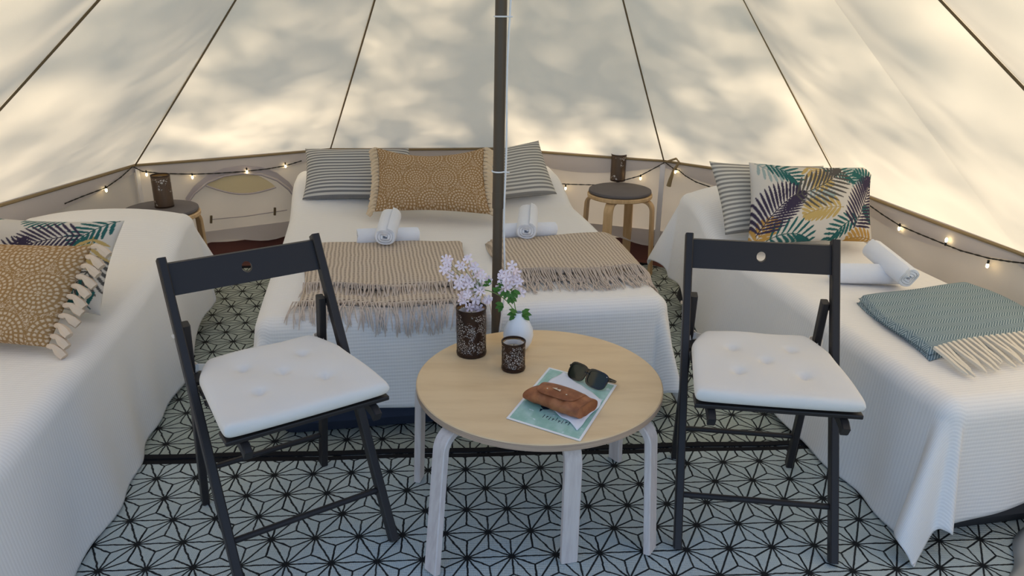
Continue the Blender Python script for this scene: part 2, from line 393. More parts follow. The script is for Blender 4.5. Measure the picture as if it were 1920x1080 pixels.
# arched window in the back-left wall
A_, B_ = RING[3], RING[4]
win = struct(empty('window_1', (*[(A_[k]+B_[k])/2 for k in (0, 1)], .1))); wl0 = win.location.copy()
def W1(X, Y, off=.02): return onwall(X, Y, A_, B_, off) - wl0
px = [(345, 395), (360, 372), (385, 350), (415, 337), (450, 331), (485, 333), (515, 343), (538, 360), (556, 384)]
arch = [W1(*a) for a in px]
MB().tube([W1(x, y+6, .022) for x, y in px], .006, 8).build('arch_piping', M['archpipe'], win)
MB().sweep([W1(x, y-3, .018) for x, y in px], (0, 0, 1), .034, .004).build('arch_border', M['archpipe'], win)
# opening above the sagging flap, yellow light put into the pane colour
n_ = 16; top = [W1(382+(513-382)*k/(n_-1), 362-27*math.sin(PI*k/(n_-1))**.8, .015) for k in range(n_)]
bot = [W1(382+(513-382)*k/(n_-1), 362+13*math.sin(PI*k/(n_-1)), .015) for k in range(n_)]
MB().add(top+bot, [(k, k+1, n_+k+1, n_+k) for k in range(n_-1)]).build('mesh_pane', M['window'], win)
MB().tube([W1(382+(513-382)*k/(n_-1), 362+14*math.sin(PI*k/(n_-1)), .024) for k in range(n_)], .005, 8).build('flap_edge', M['archpipe'], win)
MB().tube([W1(395, 425), W1(455, 418), W1(535, 404)], .003, 6).build('toggle_cord', M['archpipe'], win)
for X in (393, 512):
    MB().tube([W1(X, 432-(X-393)*.15), W1(X, 418-(X-393)*.15)], .007, 8).build('toggle', M['seam'], win)
# beige loop of rope hanging at the corner right of the bed
lp = [onwall(x, y, RING[6], RING[7], .03) for x, y in ((1245, 296), (1262, 290), (1268, 297), (1258, 312), (1252, 330), (1249, 342))]
tag(MB().tube(lp, [.006, .006, .006, .008, .011, .013], 8).build('guy_rope', M['eavepipe']), 'beige rope end hanging from the eave corner right of the rear stool', 'rope')

# ------------------------------------------------------------------ rugs
def rug(x0, x1, y0, y1, ang, mat, top, label, o0, clipx=None):
    root = empty('woven_rug', (0, 0, 0)); c, s = math.cos(ang), math.sin(ang)
    nx, ny = 60, 50; P = np.zeros((ny, nx, 3))
    for j in range(ny):
        for i in range(nx):
            a = x0+(x1-x0)*i/(nx-1); b = y0+(y1-y0)*j/(ny-1)
            P[j, i] = (o0[0]+a*c-b*s, o0[1]+a*s+b*c, top+.0015*math.sin(a*5)*math.sin(b*7))
    ob = gridmesh('woven_field', P, None, mat, root)
    bd = MB(); bw = .011
    cs = [(x0, y0), (x1, y0), (x1, y1), (x0, y1), (x0, y0)]
    for k in range(4):
        a, b = cs[k], cs[k+1]; pts = []
        for t in range(30):
            x = a[0]+(b[0]-a[0])*t/29; y = a[1]+(b[1]-a[1])*t/29; wv = .003*math.sin(x*13+y*9)
            pts.append((o0[0]+x*c-(y+wv)*s, o0[1]+x*s+(y+wv)*c, top+.003))
        bd.sweep(pts, (pts[-1][0]*0-(s if k % 2 == 0 else -c), (c if k % 2 == 0 else s), 0), .024, .006)
    bd.build('bound_edge', M['rugborder'], root)
    return tag(root, label, 'rug')
rug(-1.52, 1.62, -1.35, 0, .0625, M['rug_front'], .0085, 'front pale grey green rug with black star lattice, under the chairs and table', (0, 2.215))
rug(-1.75, 1.58, 0, 1.95, .0625, M['rug_back'], .003, 'rear pale rug with black star lattice, running under the double bed', (0, 2.19))

# ------------------------------------------------------------------ beds
class Bed:
    def __init__(s, ox, oy, ang, W, L, H, mound, seed):
        s.ox, s.oy, s.ang, s.W, s.L, s.H, s.mound, s.seed = ox, oy, ang, W, L, H, mound, seed
    def world(s, x, y, z=0):
        c, si = math.cos(s.ang), math.sin(s.ang); return Vector((s.ox+x*c-y*si, s.oy+x*si+y*c, z))
    def local(s, p):
        c, si = math.cos(s.ang), math.sin(s.ang); dx, dy = p[0]-s.ox, p[1]-s.oy; return np.array([c*dx+si*dy, -si*dx+c*dy])
    def top(s, x, y):
        m0, m1, mh = s.mound
        h = mh*smooth01((y-m0)/(m1-m0))*(1-.35*np.abs(2*x/s.W-1)**2.5)
        return s.H + h + .006*np.sin(x*7+s.seed)*np.sin(y*5) - .008*np.exp(-((x-s.W*.55)**2+(y-s.L*.62)**2)/.03)
    def map(s, a, b, off=0., fold=1., flare=.10):
        a = np.asarray(a, float); b = np.asarray(b, float); r0 = .055
        qx = np.clip(a, r0, s.W-r0); qy = np.clip(b, r0, s.L-r0)
        dx, dy = a-qx, b-qy; e = np.hypot(dx, dy); e = e*(1-.27*np.abs(2*dx*dy)/np.maximum(e*e, 1e-9)); eh = np.hypot(dx, dy); nx = np.where(eh > 1e-9, dx/np.maximum(eh, 1e-9), 0); ny = np.where(eh > 1e-9, dy/np.maximum(eh, 1e-9), 0)
        r = r0+off; arc = r*PI/2; th = np.minimum(e, arc)/r
        ex = np.maximum(e-arc, 0)
        per = (qx+nx*.25)*1.0 + (qy+ny*.25)*1.3
        fl = flare - .07*np.clip(-ny, 0, 1)**2*(np.abs(nx) < .1) + .20*np.abs(2*nx*ny)
        rip = fold*(.011*np.sin(per*6.5+s.seed)+.007*np.sin(per*14+2*s.seed+2*np.sin(per*3)))*np.minimum(ex/.3, 1)
        ang4 = np.arctan2(ny, nx)
        rip = rip + fold*np.abs(2*nx*ny)**.7*.045*np.sin(ang4*6+s.seed+.8)*np.minimum(ex/.3, 1)
        hor = r*np.sin(th) + ex*fl + rip; drop = r*(1-np.cos(th)) + ex*np.sqrt(np.maximum(1-fl*fl, .2))
        z = s.top(qx, qy) + off - drop
        under = np.maximum(.014+off-z, 0); z = np.maximum(z, .014+off + .006*(1+np.sin(per*23))*(under > 0)); hor = hor + under*.75
        return np.stack([qx+nx*hor, qy+ny*hor, z], -1)
BM = Bed(-.825, 2.235, .184, 1.41, 1.92, .45, (1.30, 1.70, .13), 1.3)
BR = Bed(1.135, 1.75, .195, .70, 1.86, .45, (1.35, 1.72, .17), 4.1)
BL = Bed(-1.775, 1.11, .155, .70, 2.12, .45, (1.62, 1.95, .10), 2.2)
def bed(B, ov, mat, lab_c, lab_m, n=(150, 190), uvr=0):
    root = empty('air_mattress', (B.ox, B.oy, 0), B.ang); tag(root, lab_m, 'mattress', None)
    mb = MB(); m = .02
    secs = [(.0, .04), (.0, .36)]
    vs = []; H = B.H-.035; rr = .05; prof = [(.03, .012), (.0, .06), (.012, .13), (.0, .2), (.012, .28), (.0, H-.06), (.02, H-.015), (.06, H)]
    for ins, z in prof:
        x0, y0, x1, y1 = m+ins, m+ins, B.W-m-ins, B.L-m-ins
        for cx, cy, a0 in ((x1-rr, y1-rr, 0), (x0+rr, y1-rr, 90), (x0+rr, y0+rr, 180), (x1-rr, y0+rr, 270)):
            for k in range(5): a = math.radians(a0+k*22.5); vs.append((cx+rr*math.cos(a), cy+rr*math.sin(a), z))
    N = 20; fs = [(i*N+k, i*N+(k+1) % N, (i+1)*N+(k+1) % N, (i+1)*N+k) for i in range(len(prof)-1) for k in range(N)] + [tuple(range(N-1, -1, -1)), tuple(range(7*N, 8*N))]
    mb.add(vs, fs).build('mattress_body', mat, root)
    # the bed pillows under the cover raise the head
    nx, ny = n; u = np.linspace(0, 1, nx)[None, :].repeat(ny, 0); v = np.linspace(0, 1, ny)[:, None].repeat(nx, 1)
    oL, oR, oF, oH = ov
    f = lambda q, t: q(t) if callable(q) else q+0*t
    a = -f(oL, v) + u*(B.W+f(oL, v)+f(oR, v)); b = -f(oF, u) + v*(B.L+f(oF, u)+f(oH, u))
    P = B.map(a, b)
    c = empty('bedspread', (B.ox, B.oy, 0), B.ang)
    o = gridmesh('bedspread', P, np.stack([a, b], -1), M['cover']); D.objects.remove(c)
    o.location = (B.ox, B.oy, 0); o.rotation_euler.z = B.ang
    sd = o.modifiers.new('thickness', 'SOLIDIFY'); sd.thickness = .004; sd.offset = -1
    tag(o, lab_c, 'bedspread'); return root, o
bed(BM, (lambda t: .37-.10*(1-t), .38, lambda t: .28+.09*t, .13), M['mattress'],
    'wide white ribbed bedspread over the double bed in the middle', 'navy air mattress of the double bed, showing under the hem')
bed(BR, (lambda t: .39+.03*(1-t)**2, .13, lambda t: .43-.14*np.minimum(1, t*1.4), lambda t: .34-.22*t), M['mattress2'],
    'white ribbed bedspread over the single bed on the right, corner trailing on rug', 'charcoal air mattress of the right single bed, glimpsed under its hem')
bed(BL, (.13, lambda t: .42-.02*t, .42, lambda t: .10+.26*t), M['mattress2'],
    'plain white bedspread over the single bed on the left side', 'charcoal air mattress of the left single bed, hidden by its cover')

# ------------------------------------------------------------------ throws
def fringe_strand(mb, B, a, b, da, db, ln, off, r, jit, n=7, fallz=None):
    pts = []; ph = random.uniform(0, 6); wob = random.uniform(-jit, jit)*.8
    for k in range(n):
        t = k/(n-1); x = a+da*ln*t + (-db)*(wob*t*ln) + (-db)*.003*math.sin(t*7+ph)*t; y = b+db*ln*t + da*(wob*t*ln) + da*.003*math.sin(t*7+ph)*t
        p = B.map(x, y, off*(1-.75*t)+r+.001, fold=.6)
        pts.append(B.world(p[0], p[1], p[2]))
    return mb.tube(pts, [r]*(n-1)+[r*.5], 4)
def throw(B, x0, x1, y0, y1, skew, mat, label, layers, foldside):
    """rectangle on the bed in bed coordinates, folded in two layers"""
    root = empty('folded_throw', B.world((x0+x1)/2, (y0+y1)/2, B.H)); tag(root, label, 'throw blanket')
    L0 = root.location; res = []
    for li, (dx0, dx1, dy0, dy1, off, th) in enumerate(layers):
        nx, ny = 60, 34; u = np.linspace(0, 1, nx)[None].repeat(ny, 0); v = np.linspace(0, 1, ny)[:, None].repeat(nx, 1)
        X0, X1, Y0, Y1 = x0+dx0, x1+dx1, y0+dy0, y1+dy1
        a = X0+(X1-X0)*u; b = Y0+(Y1-Y0)*v + skew*(u-.5) + .012*np.sin(u*9+li)*(1-v)
        a = a + .010*np.sin(v*6+li) + (.06*v*(1-u) if skew > .08 else 0)
        edge = np.clip(np.minimum(np.minimum(u, 1-u)*(X1-X0), np.minimum(v, 1-v)*(Y1-Y0))/.018, 0, 1)
        hgt = off + th*np.sqrt(1-(1-edge)**2) + .004*np.sin(u*13)*np.sin(v*7)*edge
        T = B.map(a, b, 0., .6); T2 = B.map(a, b, .02, .6); nr = (T2-T)/.02
        top = T+nr*hgt[..., None]; bo = T+nr*(off*.98)
        def Wd(P):
            c, s = math.cos(B.ang), math.sin(B.ang)
            return np.stack([B.ox+P[..., 0]*c-P[..., 1]*s-L0.x, B.oy+P[..., 0]*s+P[..., 1]*c-L0.y, P[..., 2]-L0.z], -1)
        top, bo = Wd(top), Wd(bo)
        P = np.concatenate([bo[:, :1], top, bo[:, -1:]], 1); UVx = np.concatenate([a[:, :1]-.01, a, a[:, -1:]+.01], 1); UVy = np.concatenate([b[:, :1], b, b[:, -1:]], 1)
        P = np.concatenate([np.concatenate([bo[:1, :1], bo[:1], bo[:1, -1:]], 1), P, np.concatenate([bo[-1:, :1], bo[-1:], bo[-1:, -1:]], 1)], 0)
        UVx = np.concatenate([UVx[:1], UVx, UVx[-1:]], 0); UVy = np.concatenate([UVy[:1]-.01, UVy, UVy[-1:]+.01], 0)
        gridmesh('blanket_fold', P, np.stack([UVx, UVy], -1), mat, root)
        res.append((X0, X1, Y0, Y1, off, th))
    return root, res
def fringes(B, root, X0, X1, Y0, skew, off, n, ln, mat, r, jit, single=False, fan=0.0):
    L0 = root.location; mb = MB()
    for k in range(n):
        u = (k+.5)/n; a = X0+(X1-X0)*u; b = Y0+skew*(u-.5)+.012*math.sin(u*9)+.006
        fx = fan*(u-.5)*2 + random.uniform(-jit, jit)*.5; d = Vector((fx, -1)).normalized(); l = ln*random.uniform(.82, 1.08)
        m = MB() if single else mb
        fringe_strand(m, B, a, b, d.x, d.y, l, off, r, jit)
        if single: m.v = [(v[0]-L0.x, v[1]-L0.y, v[2]-L0.z) for v in m.v]; m.build('tassel', mat, root)
    if not single:
        mb.v = [(v[0]-L0.x, v[1]-L0.y, v[2]-L0.z) for v in mb.v]; o = mb.build('fringe', mat, root); o['kind'] = 'stuff'
def loc2(B, X, Y, z=.47): return B.local(onz(X, Y, z))
# left taupe throw
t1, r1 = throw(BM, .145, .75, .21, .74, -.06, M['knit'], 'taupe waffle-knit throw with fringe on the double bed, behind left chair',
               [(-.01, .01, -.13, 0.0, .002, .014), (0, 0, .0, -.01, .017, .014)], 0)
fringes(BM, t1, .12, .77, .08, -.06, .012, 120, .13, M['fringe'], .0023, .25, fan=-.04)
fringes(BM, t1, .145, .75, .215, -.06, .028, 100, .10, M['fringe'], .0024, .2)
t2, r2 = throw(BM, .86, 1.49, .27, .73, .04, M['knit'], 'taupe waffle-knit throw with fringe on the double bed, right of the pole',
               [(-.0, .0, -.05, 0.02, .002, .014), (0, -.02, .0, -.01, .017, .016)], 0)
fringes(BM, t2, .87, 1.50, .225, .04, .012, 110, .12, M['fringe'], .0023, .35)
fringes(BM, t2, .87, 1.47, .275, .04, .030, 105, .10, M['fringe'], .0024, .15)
# blue grey throw on the right bed
t3, r3 = throw(BR, .13, .80, .30, .74, .10, M['herring'], 'blue-grey herringbone throw with thick cream fringe on right bed',
               [(.0, .0, -.0, .0, .002, .016), (-.005, -.0, .0, .0, .018, .016)], 0)
fringes(BR, t3, .14, .80, .305, .10, .03, 34, .145, M['tassel'], .0066, .07, single=True, fan=.03)

# ------------------------------------------------------------------ cushions
def leaves_print(kind):
    H, W = 170, 240; v, u = np.mgrid[0:H, 0:W]; u = u/(W-1); v = v/(H-1); AS = 1.45
    img = np.ones((H, W, 3))*np.array([.64, .60, .55])
    def leaf(x, y, ang, ln, wd, col, pairs=9, slim=.016, curve=.3):
        ang = math.radians(ang); nonlocal img
        for k in range(pairs):
            t = (k+.6)/pairs; cx = x*AS + math.cos(ang+curve*t)*ln*t; cy = y + math.sin(ang+curve*t)*ln*t
            for sgn in (-1, 1):
                a2 = ang+curve*t+sgn*(math.radians(62)-t*.55); l2 = wd*(math.sin(PI*(.18+.8*t))**.7)
                mx, my = cx+math.cos(a2)*l2/2, cy+math.sin(a2)*l2/2
                X = (u*AS-mx)*math.cos(a2)+(v-my)*math.sin(a2); Y = -(u*AS-mx)*math.sin(a2)+(v-my)*math.cos(a2)
                m = (X/(l2/2))**2+(Y/slim)**2 < 1; img[m] = col
        for t in np.linspace(0, 1, 60):
            X = u*AS-(x*AS+math.cos(ang+curve*t)*ln*t); Y = v-(y+math.sin(ang+curve*t)*ln*t); img[(X*X+Y*Y) < .006**2] = np.array(col)*.8
    purple = [.05, .04, .075]; grey = [.10, .095, .09]; teal = [.03, .125, .125]; yel = [.52, .38, .15]; blue = [.32, .40, .40]; org = [.48, .28, .08]
    if kind == 0:
        leaf(.04, .98, -40, .34, .18, blue, 7); leaf(.74, .99, -60, .30, .20, blue, 7, .018); leaf(.42, .62, -30, .3, .16, blue, 7, .012)
        leaf(.44, 1.0, -75, .36, .22, yel, 7, .02); leaf(.70, .40, 175, .46, .22, yel, 9, .020)
        leaf(.02, -.02, 62, .34, .18, org, 7, .020, -.2); leaf(.98, .02, 165, .30, .15, org, 7, .018)
        leaf(.10, .99, -12, .44, .20, teal, 9, .015, -.5); leaf(.99, .70, 125, .32, .16, teal, 8)
        leaf(.54, .99, -12, .46, .17, teal, 10, .013, -.35); leaf(.13, .03, 30, .52, .22, teal, 9, .015, -.6)
        leaf(.84, .28, 200, .46, .17, teal, 9, .015, .45); leaf(1.0, .22, 110, .24, .12, teal, 7)
        leaf(.04, .10, 66, .68, .33, purple, 16, .0150, -.30); leaf(.30, .56, 14, .66, .34, grey, 12, .0150, .30)
        leaf(.80, .14, 62, .70, .33, purple, 16, .0150, .10)
    else:      # seen mirrored: low u is the visible end
        leaf(.02, .99, -35, .40, .20, teal, 8, .015, -.3); leaf(.30, 1.0, -15, .4, .17, teal, 9, .014); leaf(.72, .98, -8, .4, .16, teal, 9, .014)
        leaf(.02, .60, -75, .50, .22, grey, 11, .013, .2); leaf(.05, .04, 50, .42, .22, teal, 9, .015, -.4)
        leaf(.16, .80, -15, .56, .30, purple, 13, .0125, -.1); leaf(.10, .78, -100, .34, .18, yel, 7, .018)
        leaf(.5, .1, 70, .6, .3, purple, 13, .0125); leaf(.75, .5, 20, .5, .26, yel, 9, .018); leaf(.3, .2, 30, .3, .16, org, 7, .018)
    return img
def ochre_print():
    H, W = 170, 240; v, u = np.mgrid[0:H, 0:W]; u = u/(W-1)*1.6; v = v/(H-1)
    base = np.array([.33, .195, .085]); light = np.array([.60, .46, .32]); img = np.ones((H, W, 3))*base; best = np.full((H, W), 9.)
    bt = np.zeros((H, W)); rr = np.ones((H, W)); cs = []
    for j, y in enumerate((.08, .47, .86)):
        for i in range(5): cs.append((.02+.42*i+(.21 if j % 2 else 0)-.05, y, .21))
    for j, y in enumerate((.28, .66)):
        for i in range(5): cs.append((.24+.42*i-(.21 if j % 2 else 0)-.05, y, .055))
    for x, y, R in cs:
        d = np.hypot(u-x, v-y); m = d/R < best; best[m] = (d/R)[m]; bt[m] = np.arctan2(v-y, u-x)[m]; rr[m] = R
    k = np.zeros((H, W), bool)
    for ring, nd, wdt in ((.06, 5, .06), (.24, 9, .055), (.43, 15, .055), (.63, 22, .06), (.85, 28, .06)):
        inr = np.abs(best-ring) < wdt; k |= inr & (np.sin(bt*nd) > -.35)
    small = rr < .1; k &= ~small
    k |= small & (np.abs(best-.5) < .25) & (np.sin(bt*8) > -.1)
    rs = np.random.RandomState(3).rand(H, W); out = best > .98; k |= out & (rs > .62) & (best < 1.3*9)
    img[k] = light; img += (rs[..., None]-.5)*.06; return np.clip(img, .02, 1)
PALM = leaves_print(0); PALM2 = leaves_print(1); OCHRE = ochre_print()
def cushion(name, bl, br, tr, tl, thick, mat, label, cat='cushion', colors=None, uvrot=False, pinch=.05, sag=.0, group=None):
    C = [np.array(p) for p in (bl, br, tr, tl)]; ctr = sum(C)/4
    ny, nx = (170, 240) if colors is not None else (50, 70)
    u = np.linspace(0, 1, nx)[None].repeat(ny, 0); v = np.linspace(0, 1, ny)[:, None].repeat(nx, 1)
    a, b = 2*u-1, 2*v-1
    pu = .5+.5*a*(1-pinch*(1-b**2)); pv = .5+.5*b*(1-pinch*1.6*(1-a**2))
    pv = pv + sag*(1-a**2)*(v-.0)*-1
    P = (C[0]*((1-pu)*(1-pv))[..., None]+C[1]*(pu*(1-pv))[..., None]+C[2]*(pu*pv)[..., None]+C[3]*((1-pu)*pv)[..., None])
    nrm = np.cross(C[1]-C[0], C[3]-C[0]); nrm /= np.linalg.norm(nrm)
    h = thick/2*((1-np.abs(a)**3.2)*(1-np.abs(b)**3.2))**.55
    h = h*(1+.05*np.sin(u*9+v*3)+.04*np.sin(v*12-u*5))
    top = P + nrm*h[..., None] - ctr; bot = P - nrm*h[..., None] - ctr
    full = np.concatenate([top, bot[::-1][1:]], 0)   # wraps over the top edge
    UVt = np.stack([u, v], -1); UVb = np.stack([u, v[::-1]], -1)[1:]
    uv = np.concatenate([UVt, UVb], 0)
    if uvrot: uv = uv[..., ::-1]
    col = None
    if colors is not None: col = np.concatenate([colors, colors[::-1][1:]], 0)
    nrows = full.shape[0]
    root = empty(name, tuple(ctr))
    ob = gridmesh('cushion_cover', full, uv, mat, root, colors=col)
    # weld seam edges
    bm = bmesh.new(); bm.from_mesh(ob.data); bmesh.ops.remove_doubles(bm, verts=[v_ for v_ in bm.verts if v_.is_boundary], dist=.0008)
    bmesh.ops.recalc_face_normals(bm, faces=bm.faces); bm.to_mesh(ob.data); bm.free()
    ed = []
    for bb, rng in ((0, range(0, nx, 6)), ): ed += [tuple(((top+bot)/2)[0, i]) for i in rng]
    ed += [tuple(((top+bot)/2)[j, -1]) for j in range(0, ny, 6)] + [tuple(((top+bot)/2)[-1, i]) for i in range(nx-1, -1, -6)] + [tuple(((top+bot)/2)[j, 0]) for j in range(ny-1, -1, -6)]
    tag(root, label, cat, group)
    return root, (top+bot)/2, ed
def lean(px_bl, px_br, px_tr, px_tl, z, dy):
    """bottom corners on height z, top corners in the plane dy metres further back"""
    bl, br = onz(*px_bl, z), onz(*px_br, z)
    def tp(px, b):
        return ony(px[0], px[1], b.y+dy)
    return bl, br, tp(px_tr, br), tp(px_tl, bl)
def lift(c, dy, dz): return [p + Vector((0, dy, dz)) for p in c]
def stack_fix(c): return c
c = lean((563, 384), (792, 380), (760, 283), (566, 288), .49, .20)
cushion('striped_pillow', *c, .13, M['stripe'], 'grey and cream striped pillow left of ochre cushion on double bed', 'pillow')
MB_ = None
c = lean((880, 385), (1040, 362), (1003, 262), (872, 292), .49, .24)
cushion('striped_pillow', *c, .12, M['stripe2'], 'striped pillow with one corner pointing up, behind the pole', 'pillow')
def tassels(root, edgepts, outdir, n, ln, mat, r, droop=.5, r2=None):
    for k in range(n):
        p = Vector(edgepts[int(k*(len(edgepts)-1)/(n-1))]); o = (Vector(outdir)+Vector((random.uniform(-.2, .2), random.uniform(-.2, .2), random.uniform(-.15, .15)))).normalized()
        q1 = p+o*ln*.35; q2 = q1+(o*.75+Vector((0, 0, -droop))).normalized()*ln*.65; m1 = (q1+q2)/2
        MB().tube([p, p+o*ln*.2, q1, m1, q2], [r*.5, r*.75, r*.65, r*1.15, r*1.0], 7).build('tassel', mat, root)
c = lean((702, 398), (918, 398), (903, 274), (703, 279), .50, .20)
c = [c[0]+Vector((0, -.05, 0)), c[1]+Vector((0, -.05, 0)), c[2]+Vector((0, -.05, 0)), c[3]+Vector((0, -.05, 0))]
r_, mid, ed = cushion('ochre_cushion', *c, .14, M['print'], 'ochre medallion cushion with beige side fringes at double bed head', colors=OCHRE, pinch=.07, sag=.10)
tassels(r_, [mid[j, 0] for j in range(4, 166)], (-1, -.1, -.1), 18, .042, M['tasselb'], .013, .9)
tassels(r_, [mid[j, -1] for j in range(4, 166)], (1, -.1, -.1), 18, .05, M['tasselb'], .014, .9)
c = lean((1362, 436), (1570, 425), (1545, 300), (1328, 297), .50, .19); c = lift(c, .04, 0)
cushion('striped_pillow', *c, .12, M['stripe2'], 'striped pillow tucked behind the palm leaf cushion on right bed', 'pillow')
c = lean((1391, 446), (1622, 431), (1619, 292), (1391, 289), .49, .19); c = [p+Vector((0, -.055, -.0)) for p in c]
cushion('palm_leaf_cushion', *c, .13, M['print'], 'off-white cushion printed with palm leaves on the right bed', colors=PALM, pinch=.055)
# left bed pair
BRc = onz(190, 610, .475); TRc = ony(231, 431, BRc.y+.20); wv = Vector((-.56, .06, 0))
cushion('palm_leaf_cushion', BRc+wv, BRc, TRc, TRc+wv, .12, M['print'], 'palm leaf cushion behind the ochre one on left bed', colors=PALM2[:, ::-1], pinch=.07)
BRc = onz(92, 672, .48); TRc = ony(172, 480, BRc.y+.17); wv = Vector((-.50, .04, 0))
r_, mid, ed = cushion('ochre_cushion', BRc+wv, BRc, TRc, TRc+wv, .13, M['print'], 'ochre medallion cushion with thick cream tassels on left bed', colors=OCHRE[:, ::-1], pinch=.03)
tassels(r_, [mid[j, -1] for j in range(2, 168)], (1, -.25, .0), 11, .062, M['tasselo'], .0125, .7)

# ------------------------------------------------------------------ towels
def towel(p, d, ln, r, label, loose=0):
    d = Vector(d).normalized(); up = Vector((0, 0, 1)); s = d.cross(up).normalized(); up = s.cross(d).normalized()
    mb = MB(); N = 60; turns = 3.2; prof = []
    for k in range(N):
        t = k/(N-1); a = t*turns*2*PI; rr = r*(.25+.75*t); prof.append((rr*math.cos(a), rr*math.sin(a)))
    th = r*.20; ins = [(x*(1-th/max(1e-6, math.hypot(x, y))), y*(1-th/max(1e-6, math.hypot(x, y)))) for x, y in prof]
    loop = prof+ins[::-1]; n = len(loop); vs = []
    ks = [(-.5, .92), (-.47, 1.0), (-.2, 1.01), (.2, 1.0), (.47, 1.0), (.5, .92)]
    for l, f in ks:
        for x, y in loop: vs.append(s*x*f + up*(y*f*.93) + d*(l*ln+.004*math.sin(math.atan2(y, x)*3)))
    fs = [(i*n+k, i*n+(k+1) % n, (i+1)*n+(k+1) % n, (i+1)*n+k) for i in range(len(ks)-1) for k in range(n)]
    for base, rv in ((0, False), ((len(ks)-1)*n, True)):
        for k in range(N-1):
            q = (base+k, base+k+1, base+n-2-k, base+n-1-k); fs.append(q if rv else q[::-1])
    o = mb.add(vs, fs).build('rolled_towel', M['towel'], loc=p); return tag(o, label, 'towel')
def bedtop(B, p): l = B.local(p); return float(B.top(np.clip(l[0], 0, B.W), np.clip(l[1], 0, B.L)))
def towels(B, pc, dc, lc, rc, pt, dt, lt, rt, l1, l2):
    z = bedtop(B, pc)+rc*.95; towel((pc[0], pc[1], z), dc, lc, rc, l1)
    towel((pt[0], pt[1], z+(rc+rt)*.50), dt, lt, rt, l2)
a = onz(726, 446, .50)
towels(BM, (a.x, a.y), (1, .15, 0), .25, .044, (a.x-.0, a.y-.01), (-.02, 1, .18), .20, .048,
       'left white towel roll lying crosswise on the double bed', 'white towel roll set across the left crosswise roll, double bed')
a = onz(985, 427, .50)
towels(BM, (a.x+.01, a.y), (1, .15, 0), .23, .044, (a.x+.0, a.y-.01), (.05, 1, .18), .20, .048,
       'right white towel roll lying crosswise on the double bed, beside pole', 'white towel roll set across the crosswise roll right of pole')
a = onz(1640, 492, .50)
towels(BR, (a.x-.03, a.y), (1, -.02, 0), .25, .046, (a.x+.045, a.y-.01), (.22, -1, -.2), .22, .046,
       'white towel roll lying crosswise on the right bed', 'white towel roll resting diagonally on another, right bed')

# ------------------------------------------------------------------ folding chairs
def chair(x, y, rz, label, holecol):
    root = empty('folding_chair', (x, y, 0), rz); tag(root, label, 'chair', None)
    W = .205; m = M['chair']; Z0 = .0115
    def y_long(z): return -.231+.565*z
    for s in (-1, 1):
        MB().sweep([(s*W, y_long(0), Z0), (s*W, y_long(.4), .4), (s*W, y_long(.78), .78)], (1, 0, 0), .022, .034).build('front_leg', m, root)
        xs = s*(W-.022)
        MB().sweep([(xs, .235, Z0), (xs, .175, .33), (xs, .135, .62)], (1, 0, 0), .020, .032).build('rear_leg', m, root)
    MB().tube([(-W, y_long(.135), .135), (W, y_long(.135), .135)], .0085, 10).build('front_stretcher', m, root)
    MB().tube([(-W+.026, .215, .13), (W-.026, .215, .13)], .0085, 10).build('rear_stretcher', m, root)
    # backrest slat with a round grip hole
    pts = []; zc = .731; hw, hh = W-.008, .037; n = 24; R = .0135
    outer = []
    for k in range(n):
        a = 2*PI*k/n; c, s = math.cos(a), math.sin(a); t = min(hw/abs(c) if abs(c) > 1e-6 else 1e9, hh/abs(s) if abs(s) > 1e-6 else 1e9); outer.append((c*t, s*t))
    for cx in (1, -1):
        for cy in (1, -1):
            k = min(range(n), key=lambda i: (outer[i][0]-cx*hw)**2+(outer[i][1]-cy*hh)**2); outer[k] = (cx*hw, cy*hh)
    inner = [(R*math.cos(2*PI*k/n), R*math.sin(2*PI*k/n)) for k in range(n)]
    vs = []
    for dy in (-.006, .006):
        for rg in (outer, inner):
            for X, Zz in rg: vs.append((X, y_long(zc+Zz)+dy*1.0-.006*(X/hw)**2*0, zc+Zz))
    fs = []
    for k in range(n):
        j = (k+1) % n
        fs += [(k, j, n+j, n+k), (2*n+j, 2*n+k, 3*n+k, 3*n+j), (j, k, 2*n+k, 2*n+j), (n+k, n+j, 3*n+j, 3*n+k)]
    MB().add(vs, fs).build('backrest', m, root, smooth=False)
    # seat: two rounded side rails, five slats
    for s in (-1, 1):
        xs = s*(W+.0-.030 if False else W-.045)
        MB().sweep([(xs, -.272, .434), (xs, -.255, .444), (xs, -.22, .448), (xs, 0, .448), (xs, .19, .448)], (1, 0, 0), .020, .030).build('seat_rail', m, root)
    for k in range(5):
        yy = -.225+.085*k
        MB().box((0, yy, .468), (2*W-.03 if k else 2*W-.005, .062, .012)).build('seat_slat', m, root, smooth=False, bevel=.003)
    MB().tube([(-W+.02, y_long(.441), .441), (W-.02, y_long(.441), .441)], .007, 8).build('pivot_rod', M['chair'], root)
    for s in (-1, 1):
        MB().tube([(s*(W-.012), .137, .60), (s*(W+.013), .137-.02, .60)], .006, 8).build('hinge_bolt', M['steel'], root)
    return root
